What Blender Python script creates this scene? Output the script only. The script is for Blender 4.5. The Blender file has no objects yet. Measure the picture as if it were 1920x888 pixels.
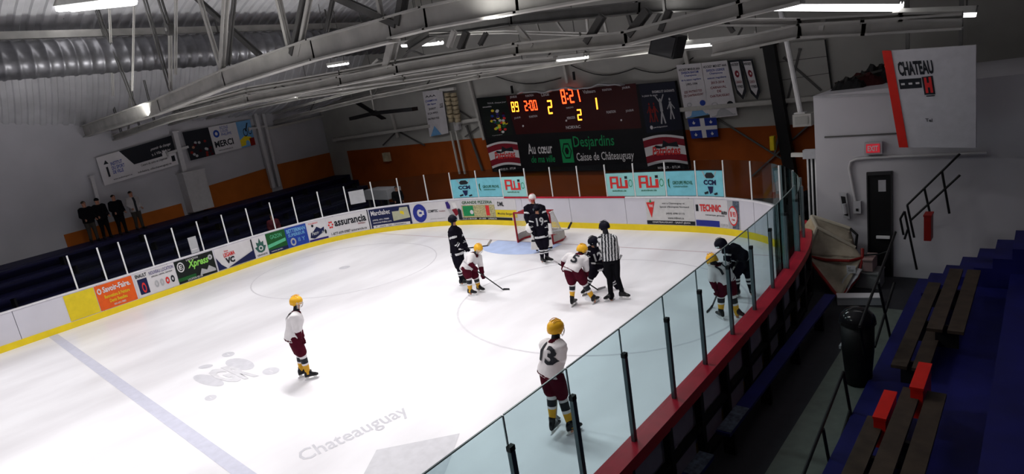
import bpy, bmesh, math, random
from mathutils import Vector, Matrix
from mathutils.bvhtree import BVHTree
random.seed(7)
SC = bpy.context.scene
COL = SC.collection
# ------------------------------------------------------------------ camera
F_PX, CPOS = 1140.94, Vector((14.065, -16.246, 5.38))
AZ, EL, RO = -0.741, 0.2328, -0.1574
_f = Vector((math.sin(AZ)*math.cos(EL), math.cos(AZ)*math.cos(EL), -math.sin(EL)))
_r = Vector((math.cos(AZ), -math.sin(AZ), 0)); _u = _r.cross(_f)
FW = _f; RT = _r*math.cos(RO)+_u*math.sin(RO); UP = -_r*math.sin(RO)+_u*math.cos(RO)
cam = bpy.data.cameras.new('camera'); cam.lens = 36*F_PX/1920; cam.sensor_width = 36; cam.clip_end = 200
camo = bpy.data.objects.new('camera', cam); COL.objects.link(camo)
camo.matrix_world = Matrix(((RT.x, UP.x, -FW.x, CPOS.x), (RT.y, UP.y, -FW.y, CPOS.y), (RT.z, UP.z, -FW.z, CPOS.z), (0, 0, 0, 1)))
SC.camera = camo
# ------------------------------------------------------------------ world, exposure, arena lights and added uplights
wd = bpy.data.worlds.new('world'); SC.world = wd; wd.use_nodes = True
wd.node_tree.nodes['Background'].inputs[0].default_value = (.5, .5, .55, 1)
wd.node_tree.nodes['Background'].inputs[1].default_value = .02
SC.view_settings.view_transform = 'Standard'; SC.view_settings.look = 'None'
SC.view_settings.exposure = 0.0; SC.view_settings.gamma = 1.0
SC.view_settings.use_curve_mapping = False
def area(x, y, z, sx, sy, power, spread=120, col=(1, .985, .96), aim=None):
    l = bpy.data.lights.new('ceiling_lamp_or_fill', 'AREA'); l.shape = 'RECTANGLE'; l.size = sx; l.size_y = sy
    l.energy = power; l.color = col; l.spread = math.radians(spread)
    o = bpy.data.objects.new('ceiling_lamp_or_fill', l); COL.objects.link(o); o.location = (x, y, z)
    if aim: o.rotation_euler = (Vector(aim)-Vector((x, y, z))).to_track_quat('-Z', 'Y').to_euler()
    return o
LAMPS = [(-7.5, 1.1, 210), (-1.5, 1.1, 210), (5, 1.1, 140), (-7.5, -3.9, 330), (-.5, -3.9, 480), (6, -3.9, 300),
         (-6.5, -9, 330), (1.5, -9, 620), (7, -9, 330), (-6, -15, 480), (1, -15, 480), (7, -15, 300), (-4, -22, 380), (4, -22, 380)]
for x, y, p in LAMPS: area(x, y, 6.05, 2.6, .3, p*.375, 150)
for x, y, p in ((-9, -2, 60), (-9, -9, 80), (0, -3, 60), (0, -10, 60), (7, -3, 45), (7, -9, 45), (-9, -16, 60)): area(x, y, 6.5, 2.6, .3, p*.8, 165, aim=(x*1.25, y, 12))  # upward fill lights added to brighten the roof deck and walls
# ------------------------------------------------------------------ materials
MATS = {}
def mat(name, col, rough=.6, metal=0, var=.06, scale=6, emit=None, estr=0, spec=.22, bump=0):
    if name in MATS: return MATS[name]
    m = bpy.data.materials.new(name); m.use_nodes = True; nt = m.node_tree; b = nt.nodes['Principled BSDF']
    b.inputs['Roughness'].default_value = rough; b.inputs['Metallic'].default_value = metal
    b.inputs['Specular IOR Level'].default_value = spec
    tc = nt.nodes.new('ShaderNodeTexCoord'); nz = nt.nodes.new('ShaderNodeTexNoise')
    nz.inputs['Scale'].default_value = scale; nz.inputs['Detail'].default_value = 3
    nt.links.new(tc.outputs['Object'], nz.inputs['Vector'])
    rp = nt.nodes.new('ShaderNodeValToRGB'); e = rp.color_ramp.elements
    e[0].position = .3; e[1].position = .7
    e[0].color = (*[c*(1-var) for c in col], 1); e[1].color = (*[min(1, c*(1+var)) for c in col], 1)
    nt.links.new(nz.outputs['Fac'], rp.inputs[0]); nt.links.new(rp.outputs[0], b.inputs['Base Color'])
    if bump:
        bp = nt.nodes.new('ShaderNodeBump'); bp.inputs['Strength'].default_value = bump
        nt.links.new(nz.outputs['Fac'], bp.inputs['Height']); nt.links.new(bp.outputs[0], b.inputs['Normal'])
    if emit: b.inputs['Emission Color'].default_value = (*emit, 1); b.inputs['Emission Strength'].default_value = estr
    MATS[name] = m; return m
def glassmat(name, tint, refl=.08):
    m = bpy.data.materials.new(name); m.use_nodes = True; nt = m.node_tree; nt.nodes.clear()
    out = nt.nodes.new('ShaderNodeOutputMaterial'); mx = nt.nodes.new('ShaderNodeMixShader')
    t = nt.nodes.new('ShaderNodeBsdfTransparent'); g = nt.nodes.new('ShaderNodeBsdfGlossy')
    g.inputs['Roughness'].default_value = .03; g.inputs['Color'].default_value = (.9, 1, 1, 1)
    nz = nt.nodes.new('ShaderNodeTexNoise'); nz.inputs['Scale'].default_value = 1.3
    rp = nt.nodes.new('ShaderNodeValToRGB'); e = rp.color_ramp.elements
    e[0].color = (*[c*.97 for c in tint], 1); e[1].color = (*tint, 1)
    nt.links.new(nz.outputs['Fac'], rp.inputs[0]); nt.links.new(rp.outputs[0], t.inputs['Color'])
    fr = nt.nodes.new('ShaderNodeLayerWeight'); fr.inputs['Blend'].default_value = refl
    nt.links.new(fr.outputs['Fresnel'], mx.inputs[0]); nt.links.new(t.outputs[0], mx.inputs[1]); nt.links.new(g.outputs[0], mx.inputs[2])
    nt.links.new(mx.outputs[0], out.inputs[0]); MATS[name] = m; return m
M = lambda n: MATS[n]
mat('white_board', (.60, .585, .65), .35, var=.03, scale=1.2); mat('yellow_kick', (.80, .60, .02), .4, scale=3)
mat('cap_white', (.72, .70, .74), .4); mat('cap_red', (.42, .012, .03), .35, var=.15, scale=3)
mat('post_white', (.72, .72, .72), .4); mat('post_dark', (.10, .13, .14), .3, .6); mat('post_edge', (.22, .27, .28), .35, .3)
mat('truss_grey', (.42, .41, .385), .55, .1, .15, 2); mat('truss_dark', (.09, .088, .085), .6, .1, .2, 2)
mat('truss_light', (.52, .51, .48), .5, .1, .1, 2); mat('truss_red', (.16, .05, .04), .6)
mat('deck', (.55, .55, .57), .5, .1, .12, 1); mat('duct', (.13, .13, .14), .35, .6, .2, 3)
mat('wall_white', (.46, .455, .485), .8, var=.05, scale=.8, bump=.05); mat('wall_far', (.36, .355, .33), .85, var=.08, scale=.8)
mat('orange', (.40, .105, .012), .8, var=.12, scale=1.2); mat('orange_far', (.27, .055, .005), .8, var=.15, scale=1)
mat('navy_stand', (.006, .006, .035), .6, var=.3, scale=2); mat('blue_stand', (.008, .009, .10), .55, var=.25, scale=2)
mat('black', (.008, .008, .009), .5); mat('dark_grey', (.03, .03, .032), .6); mat('floor_grey', (.045, .048, .043), .8, var=.15, scale=1.5)
mat('floor_dark', (.03, .03, .035), .8); mat('tan', (.42, .35, .23), .85, var=.25, scale=3); mat('red', (.55, .01, .005), .45)
mat('red_dark', (.22, .01, .008), .5); mat('plank', (.04, .028, .02), .6, var=.3, scale=5); mat('room_white', (.50, .49, .515), .8, var=.04, scale=1)
mat('teal', (.30, .62, .62), .5, var=.05, scale=2); mat('paper', (.62, .60, .62), .7, var=.05, scale=2); mat('ink', (.012, .014, .02), .6)
mat('sign_orange', (.72, .10, .012), .5); mat('sign_black', (.006, .010, .008), .5); mat('sign_navy', (.008, .012, .06), .5)
mat('sign_blue', (.015, .05, .32), .5); mat('sign_green', (.01, .09, .02), .5); mat('lime', (.25, .62, .10), .5); mat('ad_red', (.62, .03, .03), .5)
mat('ad_yellow', (.72, .55, .02), .5); mat('ad_purple', (.03, .015, .16), .5); mat('ad_grey', (.40, .40, .42), .6); mat('ad_green', (.01, .24, .08), .5)
mat('pale_green', (.10, .45, .25), .5); mat('board_black', (.004, .004, .006), .5); mat('scoreboard', (.040, .002, .003), .4)
mat('led_red', (1, .1, .02), emit=(1, .05, .01), estr=5); mat('led_amber', (1, .5, .05), emit=(1, .28, .02), estr=4.5)
mat('tube', (1, 1, 1), emit=(1, .98, 1), estr=3.2); mat('galv', (.55, .55, .52), .35, .5, .1, 3)
mat('jersey_white', (.66, .63, .65), .85, var=.05, scale=9, bump=.2, spec=.1); mat('maroon', (.06, .004, .012), .9, var=.2, scale=9, bump=.2, spec=.08)
mat('gold', (.72, .38, .02), .35, var=.06); mat('sock_gold', (.62, .33, .03), .9); mat('jersey_dark', (.006, .005, .010), .9, var=.3, scale=9, bump=.2, spec=.06)
mat('helmet_dark', (.004, .004, .011), .6, spec=.1); mat('skin', (.42, .20, .13), .6); mat('steel', (.7, .7, .72), .25, .9); mat('holder', (.7, .7, .7), .4)
mat('stripe_white', (.6, .6, .62), .85); mat('stick_black', (.02, .02, .022), .4); mat('stick_pale', (.35, .33, .30), .5); mat('pad_white', (.72, .70, .70), .5)
mat('coat_white', (.35, .33, .33), .8); mat('coat_dark', (.005, .005, .007), .9, spec=.06); mat('trouser', (.04, .035, .03), .85); mat('net_white', (.55, .53, .5), .8)
mat('blue_flag', (.012, .03, .24), .7); mat('sky_ad', (.15, .35, .62), .6); mat('silver_blue', (.10, .12, .16), .35, .3, .5, 14)
mat('hair', (.02, .015, .01), .8)
glassmat('glass_near', (.70, .795, .81), .03); glassmat('glass_far', (.84, .85, .86), .08)
# ice with faint scuffs
m = bpy.data.materials.new('ice'); m.use_nodes = True; nt = m.node_tree; b = nt.nodes['Principled BSDF']
b.inputs['Roughness'].default_value = .32; b.inputs['Specular IOR Level'].default_value = .35
tc = nt.nodes.new('ShaderNodeTexCoord'); mp = nt.nodes.new('ShaderNodeMapping'); mp.inputs['Scale'].default_value = (.35, .12, 1); mp.inputs['Rotation'].default_value = (0, 0, .5)
nz = nt.nodes.new('ShaderNodeTexNoise'); nz.inputs['Scale'].default_value = 1.6; nz.inputs['Detail'].default_value = 5
nt.links.new(tc.outputs['Object'], mp.inputs[0]); nt.links.new(mp.outputs[0], nz.inputs['Vector'])
rp = nt.nodes.new('ShaderNodeValToRGB'); e = rp.color_ramp.elements; e[0].position = .33; e[1].position = .62
e[0].color = (.68, .66, .70, 1); e[1].color = (.84, .825, .87, 1)
nt.links.new(nz.outputs['Fac'], rp.inputs[0]); nt.links.new(rp.outputs[0], b.inputs['Base Color']); MATS['ice'] = m
mat('ice_blue', (.55, .55, .66), .4); mat('ice_grey', (.56, .55, .60), .4); mat('ice_line', (.62, .60, .645), .4); mat('crease', (.43, .52, .78), .4, var=.12, scale=2)
mat('ice_red', (.55, .42, .45), .4)
# ------------------------------------------------------------------ geometry helpers
class MB:
    def __init__(s): s.v = []; s.f = []; s.m = []
    def add(s, vs, fs, mi=0):
        n = len(s.v); s.v += [tuple(v) for v in vs]; s.f += [tuple(i+n for i in f) for f in fs]; s.m += [mi]*len(fs); return s
    def box(s, c, d, ax=None, mi=0):
        c = Vector(c); ax = ax or (Vector((1, 0, 0)), Vector((0, 1, 0)), Vector((0, 0, 1)))
        vs = [c+ax[0]*(i*d[0]/2)+ax[1]*(j*d[1]/2)+ax[2]*(k*d[2]/2) for i in (-1, 1) for j in (-1, 1) for k in (-1, 1)]
        return s.add(vs, [(0, 1, 3, 2), (4, 6, 7, 5), (0, 4, 5, 1), (2, 3, 7, 6), (0, 2, 6, 4), (1, 5, 7, 3)], mi)
    def bar(s, a, b, w, h, up=(0, 0, 1), mi=0):
        a, b = Vector(a), Vector(b); t = (b-a); L = t.length; t.normalize(); u = Vector(up)
        sd = t.cross(u)
        if sd.length < 1e-3: sd = t.cross(Vector((1, 0, 0)))
        sd.normalize(); u = sd.cross(t)
        return s.box((a+b)/2, (L, w, h), (t, sd, u), mi)
    def tube(s, pts, rad, n=8, mi=0, cap=True):
        pts = [Vector(p) for p in pts]; rads = rad if isinstance(rad, (list, tuple)) else [rad]*len(pts)
        t0 = (pts[1]-pts[0]).normalized(); u = t0.orthogonal().normalized(); vs = []; N = len(pts)
        for i, p in enumerate(pts):
            t = (pts[min(i+1, N-1)]-pts[max(i-1, 0)]).normalized()
            u = (u-t*u.dot(t)).normalized(); w = t.cross(u)
            vs += [p+(u*math.cos(a)+w*math.sin(a))*rads[i] for a in [2*math.pi*k/n for k in range(n)]]
        fs = [(i*n+k, i*n+(k+1) % n, (i+1)*n+(k+1) % n, (i+1)*n+k) for i in range(N-1) for k in range(n)]
        if cap: fs += [tuple(range(n))[::-1], tuple((N-1)*n+k for k in range(n))]
        return s.add(vs, fs, mi)
    def rings(s, rings, mi=0, cap=True):
        n = len(rings[0]); vs = [v for r in rings for v in r]; N = len(rings)
        fs = [(i*n+k, i*n+(k+1) % n, (i+1)*n+(k+1) % n, (i+1)*n+k) for i in range(N-1) for k in range(n)]
        if cap: fs += [tuple(range(n))[::-1], tuple((N-1)*n+k for k in range(n))]
        return s.add(vs, fs, mi)
    def ell(s, c, r, ax=None, nu=14, nv=9, mi=0, zmin=-1):
        c = Vector(c); ax = ax or (Vector((1, 0, 0)), Vector((0, 1, 0)), Vector((0, 0, 1))); rr = []
        a0 = math.asin(max(-.999, zmin)); a1 = math.asin(.999)
        for i in range(nv+1):
            a = a0+(a1-a0)*i/nv; z = math.sin(a); q = math.cos(a)
            rr.append([c+ax[0]*r[0]*q*math.cos(t)+ax[1]*r[1]*q*math.sin(t)+ax[2]*r[2]*z for t in [2*math.pi*k/nu for k in range(nu)]])
        return s.rings(rr, mi)
    def grid(s, fn, nu, nv, mi=0):
        vs = [fn(i/nu, j/nv) for j in range(nv+1) for i in range(nu+1)]
        return s.add(vs, [(j*(nu+1)+i, j*(nu+1)+i+1, (j+1)*(nu+1)+i+1, (j+1)*(nu+1)+i) for j in range(nv) for i in range(nu)], mi)
    def slab(s, fn, nu, nv, th, mi=0):      # fn(u,v,off); closed slab with thickness th
        a = [fn(i/nu, j/nv, 0) for j in range(nv+1) for i in range(nu+1)]; b = [fn(i/nu, j/nv, th) for j in range(nv+1) for i in range(nu+1)]
        K = len(a); w = nu+1
        fs = [(j*w+i, (j+1)*w+i, (j+1)*w+i+1, j*w+i+1) for j in range(nv) for i in range(nu)]
        fs += [tuple(K+q for q in f[::-1]) for f in fs]
        for i in range(nu): fs += [(i, i+1, K+i+1, K+i), (nv*w+i+1, nv*w+i, K+nv*w+i, K+nv*w+i+1)]
        for j in range(nv): fs += [((j+1)*w, j*w, K+j*w, K+(j+1)*w), (j*w+nu, (j+1)*w+nu, K+(j+1)*w+nu, K+j*w+nu)]
        return s.add(a+b, fs, mi)
    def build(s, name, mats, parent=None, smooth=False):
        me = bpy.data.meshes.new(name); me.from_pydata(s.v, [], s.f)
        for x in (mats if isinstance(mats, (list, tuple)) else [mats]): me.materials.append(M(x) if isinstance(x, str) else x)
        if any(s.m): me.polygons.foreach_set('material_index', s.m)
        if smooth: me.polygons.foreach_set('use_smooth', [True]*len(s.f))
        me.update(); return link(name, me, parent)
def link(name, me, parent=None):
    o = bpy.data.objects.new(name, me); COL.objects.link(o)
    if parent is not None:
        o.parent = parent; o.matrix_parent_inverse = parent.matrix_world.inverted()
    return o
def tag(o, label=None, cat=None, group=None, kind=None):
    for k, v in (('label', label), ('category', cat), ('group', group), ('kind', kind)):
        if v: o[k] = v
    return o
def thing(name, loc, label, cat, group=None, kind=None):
    o = bpy.data.objects.new(name, None); COL.objects.link(o); o.location = loc; o.empty_display_size = .2
    o.matrix_world = Matrix.Translation(loc)
    return tag(o, label, cat, group, kind)
def struct(o): o['kind'] = 'structure'; return o
# surveying helper: the photograph was measured on known planes of the hall
def ray(px, py): return FW+RT*((px-960)/F_PX)+UP*((444-py)/F_PX)
def onp(px, py, a, n):
    d = ray(px, py); n = Vector(n); return CPOS+d*((Vector(a)-CPOS).dot(n)/d.dot(n))
def onz(px, py, z=0): return onp(px, py, (0, 0, z), (0, 0, 1))
def onx(px, py, x): return onp(px, py, (x, 0, 0), (1, 0, 0))
def ony(px, py, y): return onp(px, py, (0, y, 0), (0, 1, 0))
FWA, FWN = Vector((-7, 6, 0)), Vector((-.07, 1, 0)).normalized()          # far wall
LWA = Vector((-19.6, 5.1, 0)); LWD = (Vector((-15.8, -12, 0))-LWA).normalized(); LWN = Vector((-LWD.y, LWD.x, 0))
if LWN.x < 0: LWN = -LWN
def onF(px, py, off=0): return onp(px, py, FWA-FWN*off, FWN)
def onL(px, py, off=0): return onp(px, py, LWA+LWN*off, LWN)
# lettering
_tc = {}
def glyphs(txt, bold=0.0, shear=0):
    k = (txt, bold, shear)
    if k not in _tc:
        c = bpy.data.curves.new('t', 'FONT'); c.body = txt; c.offset = bold; c.resolution_u = 2; c.shear = shear; c.space_line = .9
        o = bpy.data.objects.new('t', c); COL.objects.link(o); bpy.context.view_layer.update()
        me = o.evaluated_get(bpy.context.evaluated_depsgraph_get()).to_mesh()
        vs = [v.co.copy() for v in me.vertices]; fs = [tuple(p.vertices) for p in me.polygons]
        o.to_mesh_clear(); bpy.data.objects.remove(o); bpy.data.curves.remove(c)
        x0 = min(v.x for v in vs); x1 = max(v.x for v in vs); y0 = min(v.y for v in vs); y1 = max(v.y for v in vs)
        _tc[k] = ([((v.x-x0)/max(1e-6, x1-x0), (v.y-y0)/max(1e-6, y1-y0)) for v in vs], fs)
    return _tc[k]
def text(fn, txt, box, m, parent, name='lettering', bold=.012, off=.012, shear=0, fine=0):
    vs, fs = glyphs(txt, bold, shear); u0, v0, u1, v1 = box
    if fine:
        bm = bmesh.new(); bv = [bm.verts.new((a, b_, 0)) for a, b_ in vs]
        for f in fs:
            try: bm.faces.new([bv[i] for i in f])
            except ValueError: pass
        bmesh.ops.triangulate(bm, faces=bm.faces)
        for _ in range(fine):
            es = [e_ for e_ in bm.edges if e_.calc_length() > .08]; bmesh.ops.subdivide_edges(bm, edges=es, cuts=1); bmesh.ops.triangulate(bm, faces=bm.faces)
        bm.verts.index_update(); vs = [(v.co.x, v.co.y) for v in bm.verts]; fs = [tuple(v.index for v in f.verts) for f in bm.faces]; bm.free()
    mb = MB(); mb.add([fn(u0+(u1-u0)*a, v0+(v1-v0)*b_, off) for a, b_ in vs], fs)
    return mb.build(name, m, parent)
def poly(fn, pts, m, parent, name='emblem', off=.010, label=None):
    mb = MB(); mb.add([fn(a, b_, off) for a, b_ in pts], [tuple(range(len(pts)))])
    o = mb.build(name, m, parent)
    if label: o['label'] = label
    return o
def rect(fn, u0, v0, u1, v1, m, parent, name='colour_field', off=.008, n=4):
    mb = MB(); mb.grid(lambda u, v: fn(u0+(u1-u0)*u, v0+(v1-v0)*v, off), n, 1); return mb.build(name, m, parent)
def disc(fn, cu, cv, ru, rv, m, parent, name='emblem', off=.010, r0=0, n=20):
    mb = MB()
    if r0 == 0: mb.add([fn(cu+ru*math.cos(6.2832*k/n), cv+rv*math.sin(6.2832*k/n), off) for k in range(n)], [tuple(range(n))])
    else: mb.add([fn(cu+ru*q*math.cos(6.2832*k/n), cv+rv*q*math.sin(6.2832*k/n), off) for q in (r0, 1) for k in range(n)], [(k, (k+1) % n, n+(k+1) % n, n+k) for k in range(n)])
    return mb.build(name, m, parent)
def quadfn(bl, br, tr, tl, n=None):
    bl, br, tr, tl = map(Vector, (bl, br, tr, tl)); nn = n or (br-bl).cross(tl-bl).normalized()
    return lambda u, v, off=0: (bl*(1-u)*(1-v)+br*u*(1-v)+tr*u*v+tl*(1-u)*v)+nn*off
def board(fn, name, m, label, cat, group=None, th=.03, nu=6):
    o = thing(name, fn(.5, 0, 0), label, cat, group)
    MB().slab(lambda u, v, t: fn(u, v, t-th), nu, 1, th+.004).build('backing', m, o); return o

# ================================================================== rink boards curve
BP = [(-9.0, -30), (-9.4, -22), (-9.85, -16), (-10.2, -12), (-10.5, -9), (-10.72, -6.5), (-10.86, -5), (-10.82, -3.2), (-10.4, -1.6), (-9.4, -.1), (-8, .87), (-6.15, 1.68),
      (-4.2, 2.07), (-2, 2.06), (.5, 2.03), (3, 2.03), (5, 2.03), (6.4, 1.88), (7.6, 1.42), (8.5, .7), (9.2, -.35), (9.72, -1.5), (10.03, -2.7), (10.22, -4.2), (10.34, -6), (10.4, -8), (10.45, -11), (10.45, -16), (10.45, -30)]
def catmull(P, n=8):
    P = [Vector((*p, 0)) for p in P]; o = []
    for i in range(len(P)-1):
        a, b_, c, d = P[max(i-1, 0)], P[i], P[i+1], P[min(i+2, len(P)-1)]
        for k in range(n):
            t = k/n; o.append(.5*((2*b_)+(c-a)*t+(2*a-5*b_+4*c-d)*t*t+(3*b_-a-3*c+d)*t**3))
    return o+[P[-1]]
BC = catmull(BP); BS = [0]
for i in range(1, len(BC)): BS.append(BS[-1]+(BC[i]-BC[i-1]).length)
def Bp(s, z=0, off=0):      # off > 0 is towards the ice
    s = max(0, min(BS[-1]-1e-4, s)); i = 0; lo, hi = 0, len(BS)-1
    while hi-lo > 1:
        md = (lo+hi)//2
        if BS[md] <= s: lo = md
        else: hi = md
    i = lo; t = (s-BS[i])/(BS[i+1]-BS[i]); p = BC[i].lerp(BC[i+1], t)
    d = (BC[i+1]-BC[i]).normalized(); d0 = (BC[i]-BC[i-1]).normalized() if i else d; d1 = (BC[min(i+2, len(BC)-1)]-BC[i+1]).normalized() if i < len(BC)-2 else d
    T = (d0+d).lerp(d+d1, t).normalized(); nrm = Vector((T.y, -T.x, 0))
    return Vector((p.x, p.y, z))+nrm*off
def s_at(px, py, z):        # arc length of the board point seen at that pixel
    best = None
    for i in range(0, len(BC)):
        v = BC[i]+Vector((0, 0, z))-CPOS; w = v.dot(FW)
        if w < .5: continue
        q = (960+F_PX*v.dot(RT)/w-px)**2+(444-F_PX*v.dot(UP)/w-py)**2
        if best is None or q < best[0]: best = (q, BS[i])
    s0 = best[1]; bb = best
    for k in range(-40, 41):
        s = s0+k*.02; v = Bp(s, z)-CPOS; w = v.dot(FW)
        if w < .5: continue
        q = (960+F_PX*v.dot(RT)/w-px)**2+(444-F_PX*v.dot(UP)/w-py)**2
        if q < bb[0]: bb = (q, s)
    return bb[1]
BH = 1.19
SEND = s_at(838, 375, BH)
S_RED = s_at(1505, 450, BH)
boards = thing('dasher_boards', Bp(SEND), 'long white dasher boards with yellow kick plate ringing the ice', 'rink boards')
def strip(s0, s1, z0, z1, o0, o1, name, m, parent, step=.35):
    n = max(1, int((s1-s0)/step))
    sec = [(o0, z0), (o1, z0), (o1, z1), (o0, z1)]
    rr = [[Bp(s0+(s1-s0)*i/n, z, o) for o, z in sec] for i in range(n+1)]
    return MB().rings(rr).build(name, m, parent)
s = 0.0
while s < BS[-1]-.1:
    e_ = min(s+2.4, BS[-1]); strip(s+.008, e_-.008, .2, BH-.03, -.06, 0, 'board_panel', 'white_board', boards); s = e_
strip(0, BS[-1], 0, .21, -.05, .025, 'kick_plate', 'yellow_kick', boards)
strip(0, s_at(945, 376, BH), BH-.035, BH+.01, -.10, .02, 'cap_rail', 'cap_white', boards)
tag(strip(s_at(945, 376, BH), s_at(1172, 372, BH), BH-.035, BH+.02, -.12, .015, 'cap_rail', 'cap_red', boards), 'dark red cap rail behind the net')
strip(s_at(1172, 372, BH), S_RED-1.6, BH-.035, BH+.01, -.10, .02, 'cap_rail', 'cap_white', boards)
tag(strip(S_RED-1.6, BS[-1], BH-.14, BH+.02, -.25, .0, 'cap_rail', 'cap_red', boards), 'broad red cap rail along the near side')

# ================================================================== ice
ice = MB(); N = len(BC)
ice.add([(p.x, p.y, 0) for p in BC], [tuple(range(N))[::-1]])
ice = struct(ice.build('floor', 'ice')); ice['label'] = 'white ice sheet inside the boards'
def flat(pts, name, m, z=.003):
    o = MB().add([(p[0], p[1], z) for p in pts], [tuple(range(len(pts)))]).build(name, m, ice); return o
def ring(cx, cy, rx, ry, w, name, m, z=.003, a0=0, a1=360, n=64):
    mb = MB(); q = [math.radians(a0+(a1-a0)*k/n) for k in range(n+1)]
    mb.add([(cx+(rx+d)*math.cos(a), cy+(ry+d)*math.sin(a), z) for d in (-w/2, w/2) for a in q], [(k, k+1, n+1+k+1, n+1+k) for k in range(n)]); return mb.build(name, m, ice)
flat([(-9.3, 0-.025), (9.0, -.025), (9.0, .025), (-9.3, .025)], 'goal_line', 'ice_red')
_a, _b = onz(176, 684), onz(452, 884); _d = (_b-_a).normalized(); _n = Vector((-_d.y, _d.x, 0))*.125
_A, _B = _a-_d*.1, _b+_d*12
_A = _a-_d*1.5; 
while _A.x > -10.12: _A -= _d*.05
while _B.x > 10.3: _B -= _d*.1
flat([_A-_n, _B-_n, _B+_n, _A+_n], 'blue_line', 'ice_blue')
ring(-5.52, -4.25, 3.77, 3.18, .05, 'faceoff_circle', 'ice_line'); ring(5.52, -4.25, 3.77, 3.18, .05, 'faceoff_circle', 'ice_line')
for x in (-5.52, 5.52): ring(x, -4.25, .12, .10, .2, 'faceoff_spot', 'ice_grey')
cr = [(-1.55, 0), (1.5, 0)]+[(1.5*math.cos(a), -.75-.75*math.sin(a)) for a in [math.pi*k/16 for k in range(17)]]
flat(cr, 'goal_crease', 'crease')
# painted marks and one grey quad on the ice
def icefn(p0, p1, h):
    a, b_ = onz(*p0), onz(*p1); d = b_-a; n = Vector((-d.y, d.x, 0)).normalized()*h
    return lambda u, v, off=0: a+d*u+n*v+Vector((0, 0, .003))
fn = icefn((572, 872), (775, 778), .55)
text(fn, 'Chateauguay', (0, 0, 1, 1), 'ice_grey', ice, 'ice_lettering', .01)
fn = quadfn(onz(405, 730)+Vector((0, 0, .003)), onz(520, 700)+Vector((0, 0, .003)), onz(470, 672)+Vector((0, 0, .003)), onz(345, 705)+Vector((0, 0, .003)))
for (u0, v0, u1, v1) in ((0, .1, .28, .9), (.62, .5, .95, 1.25), (.3, 1.1, .5, 1.3)):
    disc(fn, (u0+u1)/2, (v0+v1)/2, (u1-u0)/2, (v1-v0)/2, 'ice_grey', ice, 'ice_mark', 0)
fn2 = lambda u, v, off=0: fn(u, v, 0)+Vector((0, 0, .003))
text(fn2, 'GR', (.25, .1, .75, .95), 'ice_dim2' if mat('ice_dim2', (.60, .59, .63), .4) else '', ice, 'ice_mark', .05, 0)
for px, py, w in ((428, 664, .25), (508, 695, .3), (395, 745, .2)):
    c = onz(px, py); ring(c.x, c.y, w*.6, w*.3, w*.5, 'ice_mark', 'ice_grey')
flat([onz(680, 892), onz(832, 892), onz(862, 812), onz(706, 843)], 'ice_mark', 'ice_dim' if mat('ice_dim', (.60, .59, .635), .4) else '')  # plain quad, slightly greyer than the ice
# outside floor
MB().box((0, -10, -.06), (60, 46, .1)).build('floor', 'floor_dark')['kind'] = 'structure'

# ================================================================== hall shell
ZTOP = 12
LC = LWA; FR = FWA+Vector((1, .07, 0))*30
def wallslab(a, b_, z0, z1, n, th, name, m, kind=True):
    a, b_ = Vector(a), Vector(b_); n = Vector(n)
    o = MB().slab(lambda u, v, t: a.lerp(b_, u)+Vector((0, 0, z0+(z1-z0)*v))-n*(th-t), 1, 1, th).build(name, m)
    if kind: o['kind'] = 'structure'
    return o
LE = LWA+LWD*34
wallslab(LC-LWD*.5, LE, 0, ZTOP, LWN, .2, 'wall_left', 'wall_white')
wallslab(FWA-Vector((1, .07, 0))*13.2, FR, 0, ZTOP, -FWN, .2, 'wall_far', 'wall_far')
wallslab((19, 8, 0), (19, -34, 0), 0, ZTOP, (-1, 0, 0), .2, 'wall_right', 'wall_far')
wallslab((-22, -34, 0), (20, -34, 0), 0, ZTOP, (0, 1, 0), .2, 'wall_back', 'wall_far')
# painted orange wainscot panels
def wainL(px0, py0, px1, py1, zb=1.9):
    a, b_ = onL(px0, py0, .03), onL(px1, py1, .03)
    f = quadfn(Vector((a.x, a.y, zb)), Vector((b_.x, b_.y, zb)), b_, a, LWN)
    MB().slab(lambda u, v, t: f(u, v, t-.03), 1, 1, .03).build('trim_1', 'orange')['kind'] = 'structure'
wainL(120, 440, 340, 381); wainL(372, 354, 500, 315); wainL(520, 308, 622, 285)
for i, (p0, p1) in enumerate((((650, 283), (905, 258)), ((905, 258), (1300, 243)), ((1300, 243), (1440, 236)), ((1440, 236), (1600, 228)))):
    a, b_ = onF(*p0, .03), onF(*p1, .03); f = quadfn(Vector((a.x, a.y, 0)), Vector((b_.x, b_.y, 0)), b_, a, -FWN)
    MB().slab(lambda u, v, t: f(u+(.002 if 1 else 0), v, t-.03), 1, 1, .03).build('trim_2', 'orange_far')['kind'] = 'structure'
# arched corrugated roof deck, ribs following the arch
AR = [(-22, 5.2), (-19.8, 6.0), (-17.2, 6.5), (-15.4, 7.6), (-13.6, 9.2), (-10, 10.6), (-4, 11.4), (2, 11.6), (8, 11.0), (13, 9.7), (16.5, 8.2), (20, 6.2)]
AC = [(p.x, p.y) for p in catmull(AR, 4)]
mb = MB(); ys = []; y = -34.0
while y < 8: ys += [(y, 0), (y+.16, 0), (y+.2, .07), (y+.36, .07)]; y += .4
mb.add([(x, yy, z+dz) for yy, dz in ys for x, z in AC], [(j*len(AC)+i, j*len(AC)+i+1, (j+1)*len(AC)+i+1, (j+1)*len(AC)+i) for j in range(len(ys)-1) for i in range(len(AC)-1)])
mb.build('ceiling', 'deck')['kind'] = 'structure'
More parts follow.
